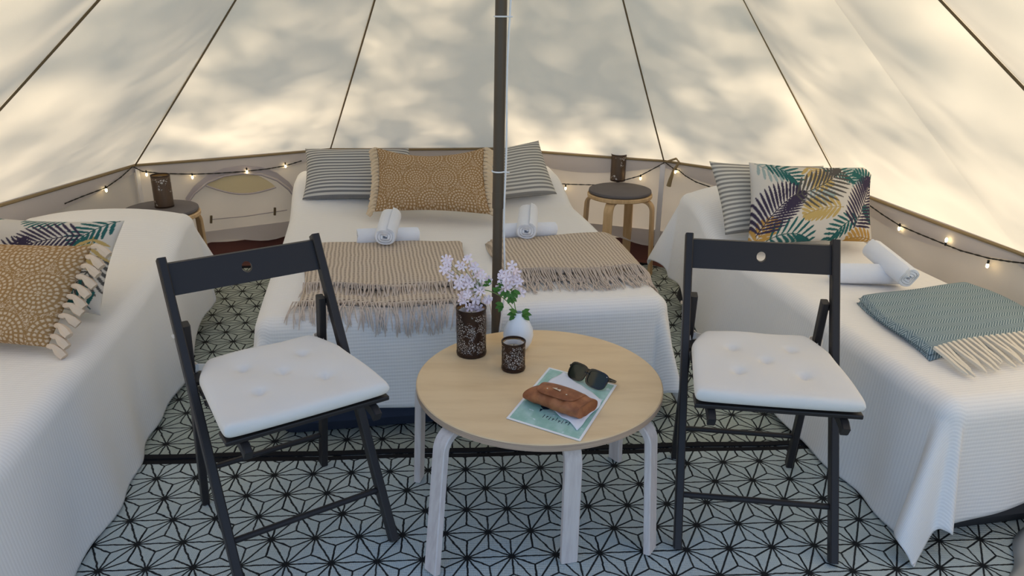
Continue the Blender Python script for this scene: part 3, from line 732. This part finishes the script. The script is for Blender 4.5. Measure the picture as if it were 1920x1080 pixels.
def chair_cushion(x, y, rz, label):
    root = empty('chair_cushion', (x, y, .477), rz); tag(root, label, 'seat cushion')
    nx, ny = 90, 86; u = np.sin(np.linspace(-PI/2, PI/2, nx))[None].repeat(ny, 0); v = np.sin(np.linspace(-PI/2, PI/2, ny))[:, None].repeat(nx, 1)
    # outline: wide front, narrower rear with angled corners
    hw = np.where(v < .45, .207-.018*(v+1)/1.45, .189-.045*((v-.45)/.55)**1.2)
    X = u*hw; Y = -.264+(v+1)/2*.398 + .005*(1-u*u)*np.sign(v)*np.abs(v)**8
    X = X - np.sign(u)*.005*np.abs(u)**12*np.abs(v)**12; Y = Y - np.sign(v)*.005*np.abs(u)**12*np.abs(v)**12
    t = .019*(np.maximum(0, 1-np.abs(u)**26)*np.maximum(0, 1-np.abs(v)**26))**.5
    dim = np.zeros_like(u)
    for bx, by in ((-.42, -.35), (.42, -.35), (0, .05), (-.42, .42), (.42, .42)):
        d2 = ((u-bx)*.2)**2+((v-by)*.19)**2; dim += .014*np.exp(-d2/.00022)+.004*np.exp(-d2/.0022)
    em = np.clip(t/.012, 0, 1); ztop = .021+t+em*(-dim+.0025*np.sin(u*5)*np.sin(v*4)); zb = .021-t
    top = np.stack([X, Y, ztop], -1); bot = np.stack([X, Y, zb], -1)[::-1][1:]
    # stitch
    full = np.concatenate([top, bot], 0)
    o = gridmesh('cushion_pad', full, None, M['cushwhite'], root)
    bm = bmesh.new(); bm.from_mesh(o.data); bmesh.ops.remove_doubles(bm, verts=[q for q in bm.verts if q.is_boundary], dist=.0002)
    bmesh.ops.recalc_face_normals(bm, faces=bm.faces); bm.to_mesh(o.data); bm.free()
    for s in (-1, 1):
        pts = []
        cx, cy = s*.182, .162
        pts = [(s*.150, .115, .018), (s*.165, .14, .012)]
        for k in range(9): a = -PI*.75+k*2*PI/8*1.0; pts.append((cx+.019*math.cos(a)*1.0, cy+.024*math.sin(a), .004))
        MB().sweep([Vector(p) for p in pts], (0, 0, 1), .020, .003).build('tie_strap', M['cushwhite'], root)
    return root
RP = (.694, 1.93, -.125); LP = (-.618, 1.82, .601)
chair(*RP, 'charcoal folding chair right of the round table, seen square on', 0); chair_cushion(*RP, 'cream tufted seat cushion on the right-hand folding chair')
lc = chair(*LP, 'charcoal folding chair left of the round table, turned at an angle', 0); chair_cushion(*LP, 'cream tufted seat cushion on the left-hand folding chair')
MB().box((.02, -.19, .440), (.09, .022, .002), Matrix.Rotation(.5, 3, 'X')).build('care_label', M['white_plastic'], lc, smooth=False)

# ------------------------------------------------------------------ round coffee table
TX, TY, TR, TZ = .08, 1.952, .347, .41
tb = empty('coffee_table', (TX, TY, 0)); tag(tb, 'round birch coffee table with bent whitewashed legs between the chairs', 'table')
MB().lathe([(0, TZ), (TR-.003, TZ), (TR, TZ-.002)][::-1] if False else [(TR-.0005, TZ-.0025), (TR-.003, TZ), (.0001, TZ)], n=96).build('tabletop', M['birchtop'], tb)
MB().lathe([(.001, TZ-.022), (TR-.004, TZ-.022), (TR, TZ-.019), (TR, TZ-.0025), (TR-.001, TZ-.0024)], n=96).build('plywood_edge', M['birchedge'], tb)
def bentleg(foot, topo, cen, zt, wd, th, rb, inn, mat, parent, org, z0=.012):
    foot, topo, cen = Vector((*foot, 0)), Vector((*topo, 0)), Vector((*cen, 0)); d = (cen-topo).normalized()
    pts = []
    for k in range(5): t = k/4; p = foot.lerp(topo, t); pts.append(Vector((p.x, p.y, z0+(zt-rb-z0)*t)))
    for k in range(1, 9):
        a = k/8*PI/2; pts.append(topo + d*(rb*(1-math.cos(a))) + Vector((0, 0, zt-rb+rb*math.sin(a))))
    pts.append(pts[-1]+d*inn)
    side = Vector((-d.y, d.x, 0)); pts = [p-Vector(org) for p in pts]
    return MB().sweep(pts, side, wd, th).build('leg', mat, parent)
for foot, topo in (((-.283, 2.04), (-.268, 2.03)), ((-.200, 1.625), (-.178, 1.70)), ((.160, 1.672), (.158, 1.652)), ((.384, 1.717), (.372, 1.760)), ((.345, 2.165), (.335, 2.15))):
    bentleg(foot, topo, (TX, TY), TZ-.022-.010, .046, .020, .055, .05, M['birchleg'], tb, (TX, TY, 0))

# ------------------------------------------------------------------ bedside stools with grey pads
def stool(x, y, rz, label):
    root = empty('bentwood_stool', (x, y, 0), rz); tag(root, label, 'stool')
    R = .175; H = .445
    MB().lathe([(.001, H-.022), (R-.004, H-.022), (R, H-.018), (R, H-.004), (R-.004, H), (.001, H)], n=64).build('seat', M['birchstool'], root)
    for k in range(4):
        a = PI/4+k*PI/2; d = Vector((math.cos(a), math.sin(a)))
        bentleg(d*(R+.025), d*(R+.010), (0, 0), H-.022-.008, .048, .016, .05, .06, M['birchstool'], root, (0, 0, 0), .0045)
    pad = MB().lathe([(.001, 0), (R-.012, 0), (R-.006, .008), (R-.008, .017), (R-.02, .021), (.001, .021)], n=56).build('seat_pad', M['felt'], loc=(x, y, H+.0008))
    tag(pad, 'round grey felt pad on the stool '+('left of the double bed' if x < 0 else 'right of the double bed'), 'cushion')
    return root
SL = (-1.685, 3.575); SR = (.578, 4.085)
stool(*SL, .12, 'bentwood birch stool in the corner left of the double bed')
stool(*SR, .35, 'bentwood birch stool between the double bed and right bed')

# ------------------------------------------------------------------ lanterns
def lantern(x, y, z, r, h, mat, label, candle, tilt=0):
    root = empty('pierced_lantern', (x, y, z)); tag(root, label, 'candle holder')
    n = 64; vs = []; uv = []; rows = 8
    for j in range(rows+1):
        for k in range(n+1): a = 2*PI*k/n; vs.append((r*math.cos(a), r*math.sin(a), h*j/rows)); uv.append((a*r*.32/.1, h*j/rows*.32/.1))
    fs = [(j*(n+1)+k, j*(n+1)+k+1, (j+1)*(n+1)+k+1, (j+1)*(n+1)+k) for j in range(rows) for k in range(n)]
    MB().add(vs, fs).build('pierced_wall', mat, root, uv=np.array(uv)*.1)
    met = D.materials.get('lantern_metal') or newmat('lantern_metal', (.05, .03, .022), .4, .6)
    MB().lathe([(r-.001, h-.006), (r+.0012, h-.005), (r+.0012, h), (r-.0015, h), (r-.0015, h-.006)], n=64).build('rim', met, root)
    MB().lathe([(.001, .0005), (r-.001, .0005), (r+.001, .003), (r+.001, .008), (r-.001, .009), (.001, .009)], n=64).build('base', met, root)
    MB().lathe([(r-.004, .010), (r-.004, h*.90), (r-.0055, h*.90), (r-.0055, .010)], n=48).build('added_liner', M['holeback'], root)  # added pale sleeve that makes the pierced holes look bright
    if candle:
        MB().lathe([(.001, .010), (r*candle[0], .010), (r*candle[0], h*candle[1]-.004), (r*candle[0]-.004, h*candle[1]), (r*.6, h*candle[1]-.003), (.001, h*candle[1]-.004)], n=40).build('candle', M['wax'], root)
        MB().tube([(0, 0, h*candle[1]-.006), (.001, 0, h*candle[1]+.006)], .001, 6).build('wick', M['cable'], root)
    return root
PZ = .445+.022
p = onz(302, 405, PZ); lantern(p.x, p.y+.02, PZ, .043, .155, M['pierceddark'], 'dark pierced lantern on the grey pad of the left stool', (.55, .35))
p = onz(1154, 335, PZ); lantern(p.x, p.y+.02, PZ, .042, .150, M['pierceddark'], 'dark pierced lantern on the grey pad of the right stool', (.55, .35))
p = onz(887, 664, TZ); lantern(p.x, p.y, TZ+.001, .0445, .150, M['pierced'], 'tall brown pierced lantern on the round table, beneath pink blossom', (.62, .86))
p = onz(966, 691, TZ); lantern(p.x, p.y, TZ+.001, .034, .088, M['pierced'], 'short brown pierced tealight holder on the table before the vase', (.62, .80))

# ------------------------------------------------------------------ vase and blossom
vp = onz(974, 655, TZ); VX, VY = vp.x, vp.y+.008
MBv = MB().lathe([(.001, 0), (.024, 0), (.030, .003), (.041, .022), (.0465, .045), (.044, .066), (.034, .088), (.021, .104), (.0135, .113), (.0130, .120), (.0115, .120), (.0115, .110), (.018, .100), (.001, .06)], n=56)
tag(MBv.build('bud_vase', M['ceramic'], loc=(VX, VY, TZ+.001)), 'small round white ceramic bud vase holding pink flowers on the table', 'vase')
NK = Vector((VX, VY, TZ+.119))
def blossom(mb, eye, p, r):
    nrm = (Vector((-p.x*.3, -1, .7))+Vector((random.uniform(-.7, .7), random.uniform(-.4, .4), random.uniform(-.5, .5)))).normalized()
    a = nrm.orthogonal().normalized(); b = nrm.cross(a); ph = random.uniform(0, 6)
    for k in range(5):
        t = ph+k*2*PI/5; d = a*math.cos(t)+b*math.sin(t); s = nrm.cross(d); cup = random.uniform(.0, .4)
        o = [p, p+d*r*.45+s*r*.22+nrm*r*.12, p+d*r*.95+s*r*.30+nrm*r*(cup), p+d*r*1.08+nrm*r*(cup-.08), p+d*r*.95-s*r*.30+nrm*r*(cup), p+d*r*.45-s*r*.22+nrm*r*.12]
        mb.add(o, [(0, 1, 2, 3), (0, 3, 4, 5)])
    return nrm
def leafmesh(mb, p, d, up, l, wd):
    d = d.normalized(); s = d.cross(up).normalized(); up = s.cross(d)
    prof = [(0, .1), (.2, .8), (.42, .68), (.58, .85), (.8, .5), (1, .03)]; vs = []
    for t, w_ in prof:
        c = p+d*l*t-up*l*.22*t*t; vs += [c-s*wd*w_+up*wd*.25, c, c+s*wd*w_+up*wd*.25]
    mb.add(vs, [(i*3+k, i*3+k+1, i*3+k+4, i*3+k+3) for i in range(5) for k in (0, 1)])
def sprig(pts_px, y, label, stems, leafs):
    root = empty('flower_sprig', NK); tag(root, label, 'flower', None); org = NK
    P = [ony(X, Y, y+random.uniform(-.02, .025)) for X, Y in pts_px]
    hub = sum(P, Vector())/len(P)+Vector((0, .01, -.02))
    st = MB(); start = NK+Vector((random.uniform(-.004, .004), 0, -.03))
    main = bez(start, NK+Vector(stems), hub, 12); st.tube([q-org for q in main], .0016, 6)
    for p_ in P: st.tube([q-org for q in bez(main[9], (main[10]+p_)/2+Vector((0, 0, -.004)), p_, 5)], .0007, 4)
    st.build('stem', M['stem'], root)
    for p_ in P:
        mb = MB(); nr = None
        for q in range(random.choice((2, 3))):
            pp = p_-org+Vector((random.uniform(-.008, .008), random.uniform(-.008, .008), random.uniform(-.008, .008))); nr = blossom(mb, None, pp, random.uniform(.0115, .0155))
        o = mb.build('blossom', M['petal'], root)
        MB().lathe([(.0001, -.0008), (.0011, 0), (.0001, .0012)], c=tuple(p_-org), n=6).build('flower_eye', M['flowereye'], o)
    for X, Y, ln, dx, dz in leafs:
        lp_ = ony(X, Y, y-.005)-org; mb = MB()
        for sp in (-.7, -.0, .7):
            leafmesh(mb, lp_, Vector((dx+sp*dz if False else dx*math.cos(sp)-dz*math.sin(sp), -.35, dx*math.sin(sp)+dz*math.cos(sp))), Vector((0, -.6, .8)), ln, ln*.34)
        mb.build('leaf', M['leaf'], root)
sprig([(838, 492), (832, 508), (843, 520), (834, 498), (866, 499), (878, 490), (893, 500), (884, 506), (872, 528), (862, 540), (858, 528), (905, 520), (914, 527), (886, 545), (900, 540), (893, 530), (868, 560), (879, 553), (892, 573), (903, 580), (911, 562), (897, 562), (886, 580), (872, 568), (880, 535), (902, 550), (895, 513)],
      VY-.01, 'pale pink flower sprig arching left from the vase over tall lantern', (-.03, 0, .08), [(918, 535, .022, -.6, .6), (930, 548, .02, .2, 1)])
sprig([(945, 512), (958, 503), (968, 512), (940, 528), (972, 528), (950, 520), (936, 540), (975, 543), (962, 522), (952, 534), (966, 534), (944, 540)],
      VY, 'pale pink flower sprig standing upright in the vase, by the pole', (-.015, 0, .05), [(950, 545, .026, -.2, -.8), (962, 545, .026, .5, -.7), (944, 572, .026, -.8, -.2), (970, 588, .030, -.9, .1), (980, 588, .030, 1, .1), (945, 535, .022, -.9, .4), (958, 556, .024, .3, -1)])

# ------------------------------------------------------------------ leaflet, cloth, glasses case, sunglasses
q = [onz(X, Y, TZ+.0022) for X, Y in ((955, 784), (1095, 824), (1161, 717), (1033, 687))]
ctr = sum(q, Vector())/4
q = [p_-ctr for p_ in q]
lf = empty('leaflet', ctr); tag(lf, 'teal printed card with white border lying on the round table', 'leaflet')
MB().add([*q, *[p_-Vector((0, 0, .001)) for p_ in q]], [(0, 1, 2, 3), (7, 6, 5, 4), (0, 4, 5, 1), (1, 5, 6, 2), (2, 6, 7, 3), (3, 7, 4, 0)]).build('card', M['leaflet'], lf, smooth=False, uv=np.array([(0, 0), (1, 0), (1, 1), (0, 1)]*2))
def card(u, v):
    v -= .08
    return q[0]*(1-u)*(1-v)+q[1]*u*(1-v)+q[2]*u*v+q[3]*(1-u)*v+Vector((0, 0, .0004))
ink = MB()
def blob(pts): ink.add([card(*p_) for p_ in pts], [tuple(range(len(pts)))])
# dark brush figure and a short line of tiny illegible lettering
blob([(.28, .40), (.34, .36), (.40, .38), (.44, .44), (.40, .50), (.33, .47)]); blob([(.42, .42), (.47, .39), (.50, .44), (.48, .52), (.43, .49)])
blob([(.56, .40), (.63, .35), (.72, .37), (.74, .43), (.68, .47), (.60, .46)]); blob([(.30, .36), (.32, .31), (.34, .36)]); blob([(.74, .40), (.80, .36), (.77, .44)])
for k in range(9):
    u = .40+k*.043; v0 = .24+.01*math.sin(k*2); blob([(u, v0), (u+.008, v0), (u+.012, v0+.055-.02*(k % 2)), (u+.004, v0+.055-.02*(k % 2))])
    if k % 2: blob([(u-.004, v0+.02), (u+.022, v0+.024), (u+.022, v0+.034), (u-.004, v0+.03)])
ink.build('printed_mark', M['ink'], lf, smooth=False)
# white lens cloth, crumpled under the case
cc = [onz(X, Y, TZ+.004) for X, Y in ((1000, 735), (1088, 803), (1137, 748), (1060, 696))]; cctr = sum(cc, Vector())/4
nx = 26; P = np.zeros((nx, nx, 3))
for j in range(nx):
    for i in range(nx):
        u, v = i/(nx-1), j/(nx-1); p_ = cc[0]*(1-u)*(1-v)+cc[1]*u*(1-v)+cc[2]*u*v+cc[3]*(1-u)*v-cctr
        e = min(u, v, 1-u, 1-v); rad = (p_.x, p_.y)
        z = .0012+.004*abs(math.sin(u*9+v*4))*abs(math.sin(v*7-u*3))*(1 if e < .35 else .4); P[j, i] = (p_.x*(1+.05*math.sin(v*11)), p_.y*(1+.06*math.sin(u*13)), z-.0005)
o = gridmesh('lens_cloth', P, None, M['lenscloth']); o.location = cctr
sd = o.modifiers.new('thickness', 'SOLIDIFY'); sd.thickness = .0006
tag(o, 'crumpled white lens cloth beneath the brown glasses case', 'cloth')
# brown leather glasses case: half-round envelope with flap
gc0, gc1 = onz(985, 752, TZ+.008), onz(1110, 790, TZ+.008); gb = onz(1015, 715, TZ+.03)
base = (onz(982, 748, TZ+.01)+onz(1100, 785, TZ+.01))/2; d = (onz(1100, 785, TZ)-onz(982, 748, TZ)).normalized(); s = Vector((-d.y, d.x, 0))
Lc, Wc, Hc = .172, .082, .044
cen = base + s*(Wc*.42); case = empty('glasses_case', (cen.x, cen.y, TZ+.0045), math.atan2(d.y, d.x)); tag(case, 'soft tan brown leather glasses case with snap flap, on the card', 'glasses case')
nu, nv = 40, 32; P = np.zeros((nv+1, nu, 3))
for i in range(nu):
    t = i/(nu-1); x = (t-.5)*Lc; e = abs(2*t-1)
    ww = Wc/2*(1-.10*e**3)*(1.12 if t > .6 else 1.0 if t < .4 else 1+.12*(t-.4)/.2)*(1-.22*max(0, (.18-t)/.18)**1.5); hh = Hc*(1-.32*e**2.4*(1 if t < .5 else .45))+.0015*math.sin(x*160)
    for k in range(nv+1):
        a = 2*PI*k/nv; c_, s_ = math.cos(a), math.sin(a)
        yy = ww*math.copysign(abs(c_)**.75, c_); zz = hh*.5+hh*.5*math.copysign(abs(s_)**.85, s_)
        P[k, i] = (x+.008*(yy/ww), yy, max(0, zz)+.0006*math.sin(x*220+yy*90))
gridmesh('case_body', P, None, M['leather'], case)
for sx in (-1, 1):
    i = 0 if sx < 0 else nu-1; rim = [tuple(P[k, i]) for k in range(nv)]; cx = np.mean(rim, 0)
    MB().add([*rim, (cx[0]-sx*.012, cx[1], cx[2])], [((k, (k+1) % nv, nv) if sx > 0 else ((k+1) % nv, k, nv)) for k in range(nv)]).build('case_end', M['leather'], case)
# flap lying over the upper back
nf, ng = 26, 14; P2 = np.zeros((ng, nf, 3))
for i in range(nf):
    t = i/(nf-1); x = (t-.5)*Lc*.74
    reach = .30+.62*(1-(2*t-1)**4)**.6
    for k in range(ng):
        g_ = k/(ng-1)*reach; a = PI*.74-g_*PI*.52; hh = Hc*(1-.32*abs(2*(x/Lc))**2.4); ww = Wc/2*1.05
        c_, s_ = math.cos(a), math.sin(a)
        P2[k, i] = (x, -ww*-1*math.copysign(abs(c_)**.75, c_)*-1, hh*.5+hh*.5*abs(s_)**.85+.0028)
fo = gridmesh('case_flap', P2, None, M['leather'], case); sd = fo.modifiers.new('thickness', 'SOLIDIFY'); sd.thickness = .0022
sp = MB()
for (x, y_) in ((-.012, .0), (.0, -.002)):
    sp.add([(x-.007, y_-.003, Hc+.0062), (x+.009, y_-.007, Hc+.0062), (x+.006, y_+.004, Hc+.0062)], [(0, 1, 2)])
for x in (-.028, .03):
    sp.lathe([(.0001, .0012), (.002, .001), (.0022, 0)], c=(x, -.012, Hc+.0045), n=10)
sp.build('stamped_emblem', M['stitch'], case)
# sunglasses lying on the card's far edge, lenses facing up and forward
pl, pr = onz(1062, 693, TZ+.02), onz(1135, 722, TZ+.02); d = (pr-pl).normalized(); cx = (pl+pr)/2
sg = empty('sunglasses', (cx.x, cx.y, TZ+.0035), math.atan2(d.y, d.x)); tag(sg, 'black framed sunglasses with dark green lenses beside the leather case', 'sunglasses')
tilt = math.radians(52)
def fp(x, y_, dz=0): return (x, y_*math.cos(tilt)-dz*math.sin(tilt), y_*math.sin(tilt)+dz*math.cos(tilt)+.003)
fr = MB(); HW = .072
for s_ in (-1, 1):
    c0 = s_*.034
    def outl(k, sc): 
        a = 2*PI*k/28; x = math.cos(a); y_ = math.sin(a)
        X = .0285*math.copysign(abs(x)**.62, x)*(1+.10*y_); Y = .0225*math.copysign(abs(y_)**.62, y_)
        return (c0+s_*0+X*sc, .024+Y*sc)
    pts = [fp(*outl(k, 1), dz=.0022) for k in range(28)]
    vs = []
    for sc, dz in ((1.14, 0), (1.14, .0045), (.93, .0045), (.93, 0)):
        for k in range(28): x_, y2 = outl(k, sc); vs.append(fp(x_, y2, dz-.010*(abs(x_)/HW)**2))
    fr.add(vs, [(r_*28+k, r_*28+(k+1) % 28, ((r_+1) % 4)*28+(k+1) % 28, ((r_+1) % 4)*28+k) for r_ in range(4) for k in range(28)])
    ln = MB(); vs = [fp(c0, .024, .0035-.010*(abs(c0)/HW)**2+.0012)]+[fp(outl(k, .96)[0], outl(k, .96)[1], .0025-.010*(abs(outl(k, .96)[0])/HW)**2) for k in range(28)]
    ln.add(vs, [(0, 1+k, 1+(k+1) % 28) for k in range(28)]).build('lens', M['lens'], sg)
    MB().tube([fp(s_*.068, .034, -.006), (s_*.069, .034+.02, .012), (s_*.062, .034+.035, .006), (-s_*.040, .034+.038+s_*.003, .005), (-s_*.060, .034+.036+s_*.003, .004)], [.0035, .003, .0025, .0025, .003], 8).build('temple_arm', M['glassframe'], sg)
    MB().lathe([(.0001, .0008), (.0013, .0004), (.0015, 0)], c=fp(s_*.064, .040, .0035), n=8).build('rivet', M['steel'], sg)
fr.box(fp(0, .031, .002), (.016, .007, .005)).build('frame', M['glassframe'], sg)

# ------------------------------------------------------------------ tent pole and white cord
PX0, PY0 = -.055, 2.305
pole = empty('tent_pole', (PX0, PY0, 0)); tag(pole, 'dark brown central tent pole rising behind the table', 'pole')
ptop = APEX-Vector((PX0, PY0, 0)); ptop.z -= .02
def pp(t): return ptop*t
MB().tube([(0, 0, .006), pp(.34)], .0155, 24).build('lower_section', M['pole'], pole)
MB().tube([pp(.335), pp(1)], .0175, 24).build('upper_section', M['pole'], pole)
MB().tube([pp(.325), pp(.345)], .0182, 24).build('pole_joint', M['pole'], pole)
MB().lathe([(.001, .001), (.035, .001), (.035, .006), (.02, .012), (.001, .012)], n=24).build('foot_cap', M['cable'], pole)
cord = empty('power_cord', (PX0, PY0, 0)); tag(cord, 'thin white electric cord running up the right of the pole', 'cord')
pts = [];
for k in range(60):
    t = .14+.84*k/59; p_ = pp(t); gap = .019+.005*math.sin(k*.35)*math.sin(k*.11+1)+.004
    pts.append(p_+Vector((gap*(1 if t > .22 else 1-(.22-t)*9), -.012, 0)))
MB().tube(pts, .0030, 8).build('cable', M['white_plastic'], cord)
for X, Y in ((946, 32), (941, 326)):
    zz = ony(X, Y, PY0).z; t = zz/ptop.z; c0 = pp(t)
    MB().tube([c0+Vector((.0200*math.cos(a), .0200*math.sin(a), .0)) for a in [k*2*PI/16 for k in range(17)]], .0024, 6).build('cable_tie', M['white_plastic'], cord)
    MB().tube([c0+Vector((.017, -.014, 0)), c0+Vector((.034, -.016, .0))], .0022, 6).build('cable_tie', M['white_plastic'], cord)

# ------------------------------------------------------------------ fairy lights
fy = empty('fairy_lights', (0, 4.4, .45)); tag(fy, 'black cabled fairy lights with warm bulbs strung along the tent wall', 'string lights'); F0 = fy.location.copy()
R = RING
segs = [  # (wall index, pixel points)
    (2, [(118, 402), (150, 388), (195, 370), (222, 350), (243, 330)]),
    (3, [(245, 330), (262, 338), (300, 341), (358, 341), (405, 338), (458, 333), (500, 327), (530, 321), (560, 311)]),
    (5, [(1010, 341), (1042, 342), (1060, 343), (1100, 343), (1135, 343), (1165, 333), (1195, 324), (1225, 307), (1240, 298)]),
    (6, [(1242, 298), (1256, 308), (1268, 312), (1280, 322), (1300, 333), (1340, 346)]),
    (7, [(1622, 366), (1650, 385), (1683, 405), (1720, 420), (1765, 437), (1800, 450), (1853, 463), (1890, 468), (1935, 472)])]
for wi, ptx in segs:
    P3 = [onwall(X, Y, R[wi], R[wi+1], .028)-F0 for X, Y in ptx]; dense = []
    for k in range(len(P3)-1):
        for t in range(5): dense.append(P3[k].lerp(P3[k+1], t/5))
    dense.append(P3[-1]); o1, o2 = [], []
    for k, p_ in enumerate(dense):
        a = k*1.9; o1.append(p_+Vector((0, 0, .0016))*math.cos(a)); o2.append(p_-Vector((0, 0, .0016))*math.cos(a))
    MB().tube(o1, .0022, 5).tube(o2, .0022, 5).build('cable', M['cable'], fy)
for wi, X, Y, up in ((2, 195, 375, 0), (3, 270, 344, 0), (3, 356, 347, 0), (3, 458, 334, 0), (3, 530, 322, 0), (5, 1056, 351, 0), (5, 1196, 329, 0), (6, 1261, 315, 0), (7, 1683, 411, 0), (7, 1772, 431, 1), (7, 1850, 477, 0)):
    c0 = onwall(X, Y, R[wi], R[wi+1], .030)-F0; sgn = -1 if up else 1
    sk = MB().tube([c0+Vector((0, 0, .022*sgn)), c0+Vector((0, 0, .008*sgn))], .0042, 8).build('bulb_socket', M['cable'], fy)
    MB().lathe([(.0005, -.009), (.0035, -.007), (.0052, -.001), (.0048, .005), (.003, .009), (.0005, .0095)], c=tuple(c0), n=12).build('bulb', M['bulb'], fy)

# ------------------------------------------------------------------ door flap lying by the near right corner
cs = [onz(X, Y, .03) for X, Y in ((1868, 1078), (1908, 968), (1960, 900), (2080, 950), (2050, 1130))]
nu, nv = 40, 16; P = np.zeros((nv, nu, 3)); e0, e1 = onz(1880, 1085, .015), onz(1948, 945, .015); f0, f1 = Vector((1.30, 1.15, .02)), Vector((1.72, 1.55, .02))
fc = (e0+e1+f0+f1)/4
for i in range(nu):
    for j in range(nv):
        u, v = i/(nu-1), j/(nv-1); e = e0.lerp(e1, u); f = f0.lerp(f1, u); p_ = e.lerp(f, v)
        z = .016+.10*math.sin(PI*min(1, v*1.25))**.6*(.75+.25*math.sin(u*9+v*3))+.012*math.sin(v*16+u*5)*v
        off = .02*math.sin(u*7); P[j, i] = (p_.x-fc.x+off*(1-v), p_.y-fc.y, z)
o = gridmesh('door_flap', P, None, M['flap']); o.location = (fc.x, fc.y, 0); sd = o.modifiers.new('thickness', 'SOLIDIFY'); sd.thickness = .003
tag(o, 'grey canvas door flap bundled on the floor, lower right corner', 'canvas flap')

# ------------------------------------------------------------------ tree outside that dapples the roof
def tree(x, y, h, R, n, label, seed):
    rnd = np.random.RandomState(seed); root = empty('shade_tree', (x, y, -.03)); tag(root, label, 'tree')
    MB().tube([(0, 0, 0), (.1, .1, h*.4), (.0, .2, h*.8), (.1, 0, h)], [.22, .17, .10, .04], 10).build('trunk', M['bark'], root)
    cl = rnd.normal(size=(110, 3)); cl /= np.linalg.norm(cl, axis=1)[:, None]; cl = cl*rnd.uniform(.3, 1, (110, 1))*np.array([R, R, R*.62])
    c = cl[rnd.randint(0, 110, n)]+rnd.normal(size=(n, 3))*np.array([.30, .22, .10])+np.array([0, 0, h])
    d1 = rnd.normal(size=(n, 3)); d1 /= np.linalg.norm(d1, axis=1)[:, None]; d2 = np.cross(d1, rnd.normal(size=(n, 3))); d2 /= np.linalg.norm(d2, axis=1)[:, None]
    s = rnd.uniform(.05, .09, (n, 1)); q = np.stack([c-d1*s, c+d2*s*.5, c+d1*s, c-d2*s*.5], 1).reshape(-1, 3)
    MB_l = MB(); MB_l.v = q.tolist(); MB_l.f = [(4*i, 4*i+1, 4*i+2, 4*i+3) for i in range(n)]
    o = MB_l.build('foliage', M['treeleaf'], root, smooth=False); o['kind'] = 'stuff'
ctr = Vector((-.3, 3.6, 1.4))+SUND*5.6
tree(ctr.x, ctr.y, ctr.z, 2.1, 5600, 'leafy tree outside behind the tent, shading its roof', 5)

# ------------------------------------------------------------------ repeats share a group
GROUPS = {'folding_chair': 'folding chairs at the round table', 'chair_cushion': 'tufted cushions on the folding chairs', 'bentwood_stool': 'bedside stools along the tent wall',
          'pierced_lantern': 'pierced metal lanterns', 'rolled_towel': 'rolled white towels on the beds', 'striped_pillow': 'striped pillows', 'ochre_cushion': 'ochre medallion cushions',
          'palm_leaf_cushion': 'palm leaf cushions', 'folded_throw': 'folded throws at the bed feet', 'bedspread': 'white bedspreads', 'air_mattress': 'air mattresses under the bedspreads',
          'seat_pad': 'grey felt pads on the stools', 'flower_sprig': 'pink flowers in the vase', 'woven_rug': 'star patterned rugs'}
for o in D.objects:
    if o.parent is None and o.name.split('.')[0] in GROUPS: o['group'] = GROUPS[o.name.split('.')[0]]
